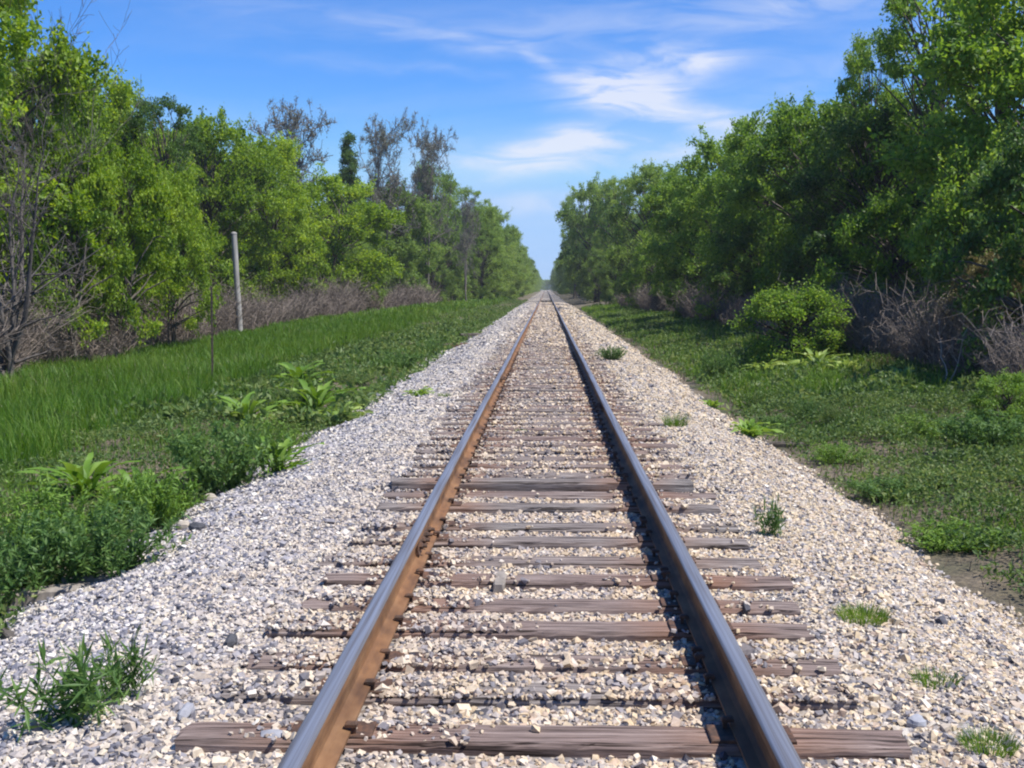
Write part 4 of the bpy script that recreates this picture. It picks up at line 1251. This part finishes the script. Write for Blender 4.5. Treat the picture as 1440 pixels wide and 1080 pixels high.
# ------------------------------------------------------------------ sky and sun
SUN_EL, SUN_AZ = R(60), R(106)          # azimuth from +Y towards +X
sd = Vector((math.sin(SUN_AZ) * math.cos(SUN_EL), math.cos(SUN_AZ) * math.cos(SUN_EL), math.sin(SUN_EL)))
sl = bpy.data.lights.new('sun', 'SUN'); sl.energy = 4.4; sl.angle = R(.55); sl.color = (1.0, .965, .9)
so = bpy.data.objects.new('sun', sl); COL.objects.link(so)
so.rotation_euler = (-sd).to_track_quat('-Z', 'Y').to_euler(); so.location = (30, 20, 60)

w = bpy.data.worlds.new('World'); scene.world = w; w.use_nodes = True
nt = w.node_tree; bg = nt.nodes['Background']
sky = nd(nt, 'ShaderNodeTexSky', sky_type='NISHITA'); sky.sun_disc = False
sky.sun_elevation = SUN_EL; sky.sun_rotation = SUN_AZ; sky.altitude = 200; sky.air_density = 1.0; sky.dust_density = 0.0; sky.ozone_density = 4.0
hs = nd(nt, 'ShaderNodeHueSaturation', i_Saturation=1.18, i_Value=1.0); tint = mixc(nt, 'MULTIPLY', 1); nt.links.new(sky.outputs[0], tint.inputs[6]); tint.inputs[7].default_value = (.80, .91, 1.2, 1)
dk = mixc(nt, 'DARKEN', 1); nt.links.new(tint.outputs[2], dk.inputs[6]); dk.inputs[7].default_value = (3.3, 4.7, 6.9, 1)
nt.links.new(dk.outputs[2], hs.inputs['Color'])
tc = nd(nt, 'ShaderNodeTexCoord'); sx = nd(nt, 'ShaderNodeSeparateXYZ'); nt.links.new(tc.outputs['Generated'], sx.inputs[0])


def mth(op, a, b=None, c=None, clamp=False):
    n = nd(nt, 'ShaderNodeMath', operation=op); n.use_clamp = clamp
    for i, q in enumerate((a, b, c)):
        if q is None: continue
        if isinstance(q, (int, float)): n.inputs[i].default_value = q
        else: nt.links.new(q, n.inputs[i])
    return n.outputs[0]


yy = mth('MAXIMUM', mth('ABSOLUTE', sx.outputs[1]), .05)
U = mth('DIVIDE', sx.outputs[0], yy); Vv = mth('DIVIDE', sx.outputs[2], yy)
cb = nd(nt, 'ShaderNodeCombineXYZ'); nt.links.new(U, cb.inputs[0]); nt.links.new(Vv, cb.inputs[1])


def noise(scale, sc, detail=5.0, dist=0.0, rot=0.0, off=0.0):
    mp = nd(nt, 'ShaderNodeMapping'); mp.inputs['Scale'].default_value = sc; mp.inputs['Rotation'].default_value = (0, 0, rot); mp.inputs['Location'].default_value = (off, off * .7, 0)
    nt.links.new(cb.outputs[0], mp.inputs[0])
    n = nd(nt, 'ShaderNodeTexNoise', i_Scale=scale, i_Detail=detail, i_Roughness=.55, i_Distortion=dist); nt.links.new(mp.outputs[0], n.inputs['Vector'])
    return n.outputs[0]


wu = mth('MULTIPLY_ADD', noise(7, (1, 2.2, 1)), .10, -.05); wv = mth('MULTIPLY_ADD', noise(7, (1, 2.2, 1), off=5), .05, -.025)
Uw = mth('ADD', U, wu); Vw = mth('ADD', Vv, wv)
fine = noise(10, (1, 4.2, 1), 9.0, 1.1, R(9))


def cloud(u0, v0, a, b, tilt, amp):
    ct, st = math.cos(tilt), math.sin(tilt)
    du = mth('SUBTRACT', Uw, u0); dv = mth('SUBTRACT', Vw, v0)
    p = mth('DIVIDE', mth('ADD', mth('MULTIPLY', du, ct), mth('MULTIPLY', dv, st)), a)
    q = mth('DIVIDE', mth('SUBTRACT', mth('MULTIPLY', dv, ct), mth('MULTIPLY', du, st)), b)
    r2 = mth('ADD', mth('MULTIPLY', p, p), mth('MULTIPLY', q, q))
    g = mth('POWER', 2.718, mth('MULTIPLY', r2, -1.0))
    return mth('MULTIPLY', g, amp)


def uv(px, py): return (px - 768) / 1600, (405 - py) / 1600


cl = None
for (px, py, a, b_, tl, amp) in ((930, 108, .065, .014, .14, 1.1), (865, 138, .045, .016, -.12, 1.1), (960, 166, .085, .009, -.14, .8), (800, 208, .075, .014, .1, .9), (700, 228, .07, .015, 0, .6),
                                 (920, 218, .12, .014, .05, .4), (1120, 190, .12, .02, .1, .3), (860, 50, .3, .02, -.03, .22), (560, 45, .2, .012, -.12, .2), (760, 90, .035, .008, -.6, .45),
                                 (590, 100, .16, .006, -.07, .16), (780, 290, .08, .012, .08, .4), (1150, 10, .12, .015, .1, .5), (1130, 120, .1, .016, .3, .22)):
    u0, v0 = uv(px, py)
    c = cloud(u0, v0, a, b_, tl, amp)
    cl = c if cl is None else mth('ADD', cl, c)
fr = nd(nt, 'ShaderNodeMapRange'); nt.links.new(fine, fr.inputs[0]); fr.inputs[1].default_value = .36; fr.inputs[2].default_value = .66; fr.inputs[3].default_value = .22; fr.inputs[4].default_value = 1.2
cm = mth('MULTIPLY', cl, fr.outputs[0])
veil = mth('MULTIPLY', mth('MULTIPLY_ADD', noise(4, (1, 5, 1), 6, .4, R(-6), 3), 1.6, -.68, True), .22)
cm = mth('MULTIPLY', mth('ADD', cm, veil, clamp=True), .8)
mx = mixc(nt); nt.links.new(cm, mx.inputs[0]); nt.links.new(hs.outputs[0], mx.inputs[6]); mx.inputs[7].default_value = (6.0, 6.15, 6.8, 1)
nt.links.new(mx.outputs[2], bg.inputs['Color'])
bg.inputs['Strength'].default_value = .09

scene.view_settings.view_transform = 'Standard'; scene.view_settings.look = 'None'
scene.view_settings.exposure = 0.7; scene.view_settings.gamma = 1.0
scene.render.engine = 'CYCLES'
cy = scene.cycles
cy.max_bounces = 7; cy.diffuse_bounces = 4; cy.glossy_bounces = 2; cy.transmission_bounces = 3; cy.transparent_max_bounces = 4
cy.use_denoising = True; cy.filter_width = 2.1; cy.volume_bounces = 0; cy.volume_max_steps = 64
cy.caustics_reflective = False; cy.caustics_refractive = False
